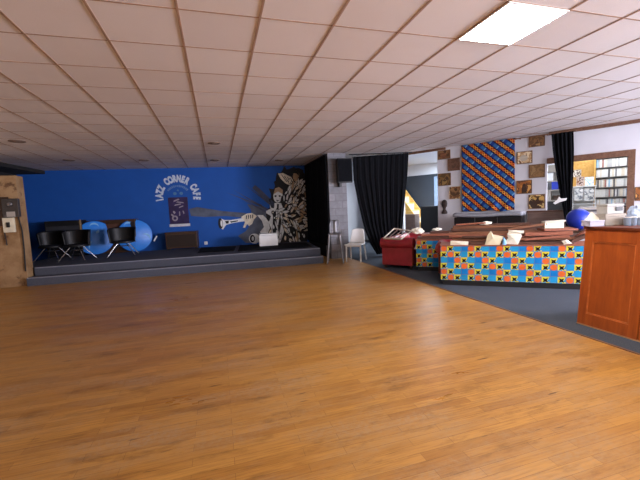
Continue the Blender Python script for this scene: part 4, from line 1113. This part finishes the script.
names = ['lowest', 'second', 'third', 'top']
rng = random.Random(21); proto = None
rown = {RZ[0]: 'lowest visible board of the tall record shelf', RZ[1]: 'fourth board down of the tall record shelf', RZ[2]: 'third board down of the tall record shelf', RZ[3]: 'second board down of the tall record shelf', RZ[4]: 'top board of the tall record shelf'}
cols_n = ['white', 'grey', 'dark', 'cream', 'pale blue', 'dull red']
meshes = {}
for z, nm in rown.items():
    x = .012
    while x < SWD - .045:
        w = rng.choice((.024, .03, .038)); h = rng.choice((.186, .192, .196)); ci = rng.choices(range(6), (11, 4, .9, 3, .7, .6))[0]
        key = (w, h, ci)
        if key not in meshes:
            o = MB().box(0, w - .002, 0, .24, 0, h).build('record_sleeve', SP[ci], bevel=.002, seg=1); meshes[key] = o
        else:
            o = meshes[key].copy(); COL.objects.link(o)
        o.location = W(sL, 1.5, z) + WD * x + WN * .02; o.rotation_euler.z = WROT
        tag(o, '%s record sleeve standing on the %s' % (cols_n[ci], nm), 'record', 'record sleeves on the ' + nm)
        x += w
# low white unit left of it with prints leaning on top
sL2, _ = st(573, 200, 1.35); sR2, _ = st(594.5, 200, 1.35); w2 = sR2 - sL2
zt2 = st(584, 187, 1.35)[1]
t = thing('white_rack', 'low white display rack behind the serving hatch', 'rack', W(sL2, 1.35, 0), WROT)
for x in (-.02, w2): MB().box(x, x + .02, 0, .3, 0, zt2).build('side_panel', M_WHITEPL, t)
MB().box(0, w2, .28, .3, 0, zt2).build('back_panel', M_WHITEPL, t); MB().box(-.03, w2 + .03, -.01, .31, zt2, zt2 + .025).build('rack_top', M_WHITEPL, t)
for z in (.3, .62, .94, 1.24): MB().box(0, w2, .0, .28, z - .02, z).build('shelf_board', M_WHITEPL, t)
COVER = [art_mat('cover_grey', [rgb(120, 110, 108), rgb(222, 220, 216), rgb(90, 60, 50), rgb(236, 234, 230)], 9, 11), art_mat('cover_blue', [rgb(190, 216, 232), rgb(222, 234, 240), rgb(150, 186, 208), rgb(236, 240, 242)], 8, 12),
         art_mat('cover_brown', [rgb(86, 60, 48), rgb(190, 170, 160), rgb(140, 90, 60), rgb(220, 210, 206)], 8, 13), art_mat('cover_white', [rgb(228, 228, 224), rgb(204, 206, 206), rgb(120, 126, 132), rgb(238, 238, 236)], 9, 14)]
def cover(u0, v0, u1, v1, t_, k, label, lean=.12, zbase=None):
    s0, _ = st(u0, (v0 + v1) / 2, t_); s1, _ = st(u1, (v0 + v1) / 2, t_); _, za = st((u0 + u1) / 2, v0, t_); _, zb_ = st((u0 + u1) / 2, v1, t_)
    if zbase is not None: zb_ = zbase
    h = za - zb_; o = thing('record_cover', label, 'record cover', W(s0, t_, zb_), WROT, 'record covers behind the hatch')
    m = MB().hexa([(0, 0, 0), (s1 - s0, 0, 0), (s1 - s0, .006, 0), (0, .006, 0), (0, lean * h, h), (s1 - s0, lean * h, h), (s1 - s0, lean * h + .006, h), (0, lean * h + .006, h)])
    m.build('cover_sheet', COVER[k], o)
    e = MB().hexa([(-.004, .002, -.0), (s1 - s0 + .004, .002, 0), (s1 - s0 + .004, .009, 0), (-.004, .009, 0), (-.004, lean * h + .002, h + .004), (s1 - s0 + .004, lean * h + .002, h + .004), (s1 - s0 + .004, lean * h + .009, h + .004), (-.004, lean * h + .009, h + .004)])
    e.build('sleeve_edge', SP[0], o); return o
cover(576.5, 177, 584, 186.8, 1.42, 2, 'brown and grey record cover leaning on the white rack', zbase=zt2 + .027)
cover(585, 177, 593.5, 186.8, 1.42, 1, 'pale blue record cover leaning on the white rack', zbase=zt2 + .027)
cover(584.5, 188.5, 594, 201, 1.32, 3, 'white framed cover with dark lettering-like marks on the rack front', lean=.02)
cover(574.5, 188.5, 583, 200.5, 1.32, 3, 'greyish white cover on the left of the rack front', lean=.02)
cover(571.5, 170, 581, 177, 1.82, 0, 'grey photo pinned on the pine wall above the rack', lean=0.0)
# grey shelf left of the curtain seen through the hatch
sL3, _ = st(540, 190, 1.3); sR3, _ = st(568.5, 190, 1.3); w3 = sR3 - sL3
t = thing('storage_shelf', 'white storage shelf seen through the hatch left of the black curtain', 'shelf', W(sL3, 1.3, 0), WROT)
for x in (-.025, w3): MB().box(x, x + .025, 0, .4, 0, 2.3).build('side_panel', M_WHITEPL, t)
MB().box(0, w3, .38, .4, 0, 2.3).build('back_panel', M_WHITEPL, t)
zs3 = [st(555, v, 1.3)[1] for v in (200, 189.5, 180.5, 171)]
for z in zs3: MB().box(0, w3, 0, .38, z - .03, z).build('shelf_board', M_GREYBOX, t)
MB().box(0, w3, -.01, .37, 0, zs3[0] - .032).build('lower_door', M_BLACK, t, label='black lower door')
def sbx(u0, u1, zb, h, name, mtl, label, cat, t_=1.32, d=.25, grp='boxes on the storage shelf'):
    s0, _ = st(u0, 190, t_); s1, _ = st(u1, 190, t_)
    o = thing(name, label, cat, W(s0, t_, zb + .001), WROT, grp)
    MB().box(0, s1 - s0, 0, d, 0, h * .8).build('box_body', mtl, o, bevel=.006); MB().box(-.004, s1 - s0 + .004, -.004, d + .004, h * .8, h).build('box_lid', mtl, o, bevel=.004)
sbx(551.5, 558, zs3[1], .22, 'storage_box', M_BALL, 'bright blue box on the storage shelf by the curtain', 'box')
sbx(547, 553, zs3[2], .2, 'storage_box', M_WHITEPL, 'white box on the storage shelf above the blue box', 'box')
sbx(547, 551, zs3[0], .24, 'storage_box', M_GREYBOX, 'beige box lowest on the storage shelf', 'box')
sbx(548, 556, zs3[3], .16, 'storage_box', M_GREYBOX, 'beige flat box on the top of the storage shelf', 'box')
sbx(553, 561, zs3[0], .12, 'storage_box', M_DARKBROWN, 'dark brown box on the lowest open board of the storage shelf', 'box')
# white cloth at the edge of the hatch curtain, built as its tie
qc = at_plane(559.5, 199.5, W0 + WN * (t1c - .09), WN)
tie = MB()
qo = [at_plane(u, v, W0 + WN * (t1c - .09), WN) for u, v in ((553, 203), (557, 200), (559, 196.5), (561, 198.5), (567, 198), (566, 200.5), (560, 202), (555, 204.5))]
hc = [o for o in bpy.data.objects if o.name == 'hatch_curtain'][0]
tie.prism([p - W(3.85, t1c, 0) for p in qo], WN * .03)
tie.build('tie_back', M_WHITEPL, hc, bevel=.006, label='white cloth tie round the curtain')
# stacks of magazines lying on the sill / counter behind hatch
def stack(u0, u1, t_, n, zb, label, grp, seed, thk=.022):
    g = random.Random(seed); s0, _ = st(u0, 205, t_); s1, _ = st(u1, 205, t_)
    z = zb
    for k in range(n):
        m = g.choice((SP[0], SP[1], SP[2], SP[1], SP[3])); nm = {SP[0].name: 'white', SP[1].name: 'grey', SP[2].name: 'dark', SP[3].name: 'cream'}[m.name]
        w = s1 - s0 - g.random() * .04
        o = MB().box(-w / 2, w / 2, -.10, .10, 0, thk - .002).build('magazine', m, loc=W((s0 + s1) / 2 + g.uniform(-.012, .012), t_ + .03, z), rotz=WROT + g.uniform(-.06, .06), bevel=.002, seg=1)
        where = 'lowest in' if k == 0 else ('topmost in' if k == n - 1 else 'inside')
        tag(o, '%s magazine %s %s' % (nm, where, label), 'magazine', grp)
        z += thk
stack(579, 600, .16, 9, .987, 'the left flat stack on the hatch sill', 'magazines in the left stack on the hatch sill', 1)
stack(602.5, 613.5, .16, 10, .987, 'the middle flat stack on the hatch sill', 'magazines in the middle stack on the hatch sill', 2, .024)
stack(614.5, 628, .16, 11, .987, 'the right flat stack on the hatch sill', 'magazines in the right stack on the hatch sill', 3, .024)

# ================================================================== BAR
t = thing('wooden_bar', 'orange brown panelled wooden bar counter at the right edge', 'bar counter', (3.79, 0, 0))
Y1 = 2.876; H = 1.05; lean = .105
def lx(z): return lean * z / H
def slab(y0, y1, z0, z1, o0, o1, mb): # slab on the leaning front, o = offset outwards
    mb.hexa([(lx(z0) - o1, y0, z0), (lx(z0) - o0, y0, z0), (lx(z0) - o0, y1, z0), (lx(z0) - o1, y1, z0), (lx(z1) - o1, y0, z1), (lx(z1) - o0, y0, z1), (lx(z1) - o0, y1, z1), (lx(z1) - o1, y1, z1)]); return mb
MB().hexa([(.02, -1.6, .0), (.72, -1.6, .0), (.72, Y1 - .01, 0), (.02, Y1 - .01, 0), (lx(H) + .02, -1.6, H), (.72, -1.6, H), (.72, Y1 - .01, H), (lx(H) + .02, Y1 - .01, H)]).build('bar_body', M_BARDARK, t)
y = Y1
for k in range(7):
    y0, y1 = y - .585, y
    fr_ = MB(); w = .085
    slab(y0, y0 + w, 0.012, H - .0, -.02, .012, fr_); slab(y1 - w, y1, .012, H, -.02, .012, fr_)
    slab(y0 + w, y1 - w, .012, .135, -.02, .012, fr_); slab(y0 + w, y1 - w, H - .13, H, -.02, .012, fr_)
    f = fr_.build('panel_frame', M_BAR, t, bevel=.003)
    bd_ = MB(); g = .012
    for a in ((y0 + w, y0 + w + g, .135, H - .13), (y1 - w - g, y1 - w, .135, H - .13), (y0 + w + g, y1 - w - g, .135, .135 + g), (y0 + w + g, y1 - w - g, H - .13 - g, H - .13)):
        slab(*a, -.02, .006, bd_)
    bd_.build('bead', mat('worn_edge_wood', rgb(184, 100, 46), .45, noise=.35, scale=14), f)
    slab(y0 + w + g, y1 - w - g, .135 + g, H - .13 - g, -.02, -.001, MB()).build('panel_field', M_BAR, f)
    y -= .592
MB().box(lx(H) - .03, .78, -1.62, Y1 + .015, H, H + .03).build('bar_top', M_BARDARK, t, bevel=.006)
slab(-1.6, Y1, 0, .012, -.02, .014, MB()).build('bottom_edge', mat('scuffed_edge', rgb(176, 132, 92), .6), t)
ZB = H + .031
# ---- things on the bar top
def barpt(u, v, X): return at_plane(u, v, (X, 0, 0), (1, 0, 0))
def btag(o, *a): return tag(o, *a)
def bbox(u0, u1, X, zb, h, d, name, mtl, label, cat, rz=0.0, lid=True):
    a, b_ = at_plane(u0, 225, (0, 0, 0), (1, 0, 0)) if False else None, None
    # boxes face the camera: width runs across the view
    pL = at_plane(u0, 222, Vector((X, 2.6, 0)), CF); pR = at_plane(u1, 222, Vector((X, 2.6, 0)), CF)
    w = (pR - pL).length; c = (pL + pR) / 2; r = math.atan2(CR.y, CR.x) + rz
    o = thing(name, label, cat, (c.x, c.y, zb), r)
    MB().box(-w / 2, w / 2, -.02, d, 0, h * (.78 if lid else 1)).build('box_body', mtl, o, bevel=.006)
    if lid: MB().box(-w / 2 - .003, w / 2 + .003, -.024, d + .004, h * .78 + .001, h).build('box_lid', mtl, o, bevel=.004)
    return o
b1 = bbox(604, 624, 4.28, ZB, .125, .13, 'card_box', M_GREYBOX, 'beige card box on the bar, lower of two stacked', 'box')
b2 = bbox(605, 622, 4.28, ZB + .127, .105, .12, 'card_box', mat('grey_white_card', rgb(176, 175, 172), .7), 'off-white box with dark label stacked on the beige box', 'box', .04)
MB().box(.0, .075, -.03, -.021, .03, .075).build('dark_label', M_BLACK, b2)
bbox(589, 603, 4.16, ZB, .065, .12, 'card_box', mat('lilac_card', rgb(184, 182, 204), .7), 'flat lilac white box on the bar under the propped sheet', 'box', -.05)
# propped white sheet / folder
cX = Vector((4.10, 2.72, 0))
pts = [at_plane(u, v, cX, CF) for u, v in ((583.5, 222), (592, 211.5), (600, 219), (606, 219.5), (601, 226), (591, 229))]
c = sum(pts, Vector()) / len(pts); mbp = MB().prism([p - c for p in pts], CF * .012)
c.z = max(c.z, c.z)
o = mbp.build('paper_folder', M_PAPER, loc=c, bevel=.003); tag(o, 'white paper folder propped up at the end of the bar', 'folder')
# flat paper pile behind boxes
for k in range(6):
    o = MB().box(-.12, .12, -.09, .09, 0, .011).build('paper_pile_sheet', (SP[0], SP[3], SP[1])[k % 3], loc=(4.36, 2.74, ZB + .0125 * k), rotz=.2 + .1 * k, bevel=.001, seg=1)
    o.name = 'paper_folder'
    tag(o, '%s folder lying in the flat pile on the bar behind the propped sheet' % ('white', 'cream', 'grey')[k % 3], 'folder', 'folders in the flat pile on the bar')
# bluish plastic bag and glasses at the right
g0 = None
M_GLASS = mat('cloudy_plastic', rgb(140, 158, 180), .3, noise=.15)
for k, (u, X, lab) in enumerate(((627.5, 4.26, 'cloudy plastic cup on the bar beside the stacked boxes'), (633, 4.2, 'cloudy plastic cup second from the stacked boxes'), (639, 4.16, 'cloudy plastic cup at the very right of the bar'), (636, 4.34, 'cloudy plastic cup standing behind the others on the bar'))):
    p = at_plane(u, 222, Vector((X, 2.5, 0)), CF)
    if g0 is None:
        g0 = cup = thing('plastic_cup', lab, 'cup', (p.x, p.y, ZB))
        MB().lathe([(.027, 0), (.029, .004), (.037, .085), (.039, .088), (.036, .084), (.027, .006)], 20).build('cup_body', M_GLASS, cup, smooth=True)
        MB().tube([(.038 * math.cos(a), .038 * math.sin(a), .087) for a in [2 * PI * i / 20 for i in range(20)]], .003, 6, closed=True).build('cup_rim', M_WHITEPL, cup, smooth=True)
    else:
        cup = copy_tree(g0); cup.location = (p.x, p.y, ZB)
    tag(cup, lab, 'cup', 'plastic cups on the bar')
p = at_plane(636, 215, Vector((4.5, 2.6, 0)), CF)
crumple('plastic_bag', (p.x, p.y, ZB), .10, mat('bluish_film', rgb(160, 176, 200), .4, noise=.3, scale=18), 'crumpled bluish white plastic bag at the back of the bar', 'bag', 8, (.8, .8, .95))

# ================================================================== LIGHT
def area(name, loc, target, sx, sy, power, col):
    l = bpy.data.lights.new(name, 'AREA'); l.shape = 'RECTANGLE'; l.size = sx; l.size_y = sy; l.energy = power; l.color = col
    o = bpy.data.objects.new(name, l); COL.objects.link(o); o.location = loc
    o.rotation_euler = (Vector(target) - Vector(loc)).to_track_quat('-Z', 'Y').to_euler(); return o
area('added_near_fill', (-1.2, -3.2, 1.7), (-1.2, 4, 1.0), 4.7, 1.55, 14, (1.0, .90, .78))  # weak warm fill added behind the camera, outside the near opening
area('added_bar_daylight', (6.0, -3.2, 1.7), (4.0, 4, 1.6), 4.7, 1.55, 330, (.88, .90, 1.0))  # unseen light added as cool daylight from behind, bar side
area('added_side_daylight', (WX + .14, -.6, 1.75), (0, 1.0, 1.7), 3.1, 1.48, 1750, (.86, .85, 1.0))  # strong unseen light added as cool daylight from the right
area('far_room_light', W(1.2, 2.0, 2.85), W(1.2, 2.0, 0), 2.4, 1.6, 340, (.80, .90, 1.0))
area('hatch_room_light', W(5.0, .95, 2.85), W(5.0, 1.0, 0), 2.0, .9, 42, (.95, .97, 1.0))
w = bpy.data.worlds.new('World'); scene.world = w; w.use_nodes = True
w.node_tree.nodes['Background'].inputs[0].default_value = (.7, .8, 1, 1); w.node_tree.nodes['Background'].inputs[1].default_value = .35

# ================================================================== CAMERA
cam = bpy.data.cameras.new('Camera'); cam.sensor_width = 36; cam.sensor_fit = 'HORIZONTAL'; cam.lens = FPX / 640 * 36; cam.clip_start = .05
co = bpy.data.objects.new('Camera', cam); COL.objects.link(co)
R = Matrix((CR, CU, -CF)).transposed().to_4x4()
co.matrix_world = Matrix.Translation(EYE) @ R
scene.camera = co
scene.view_settings.view_transform = 'Standard'; scene.view_settings.look = 'None'
scene.view_settings.gamma = 1; scene.view_settings.use_curve_mapping = False
scene.view_settings.exposure = 0.14
scene.cycles.max_bounces = 8
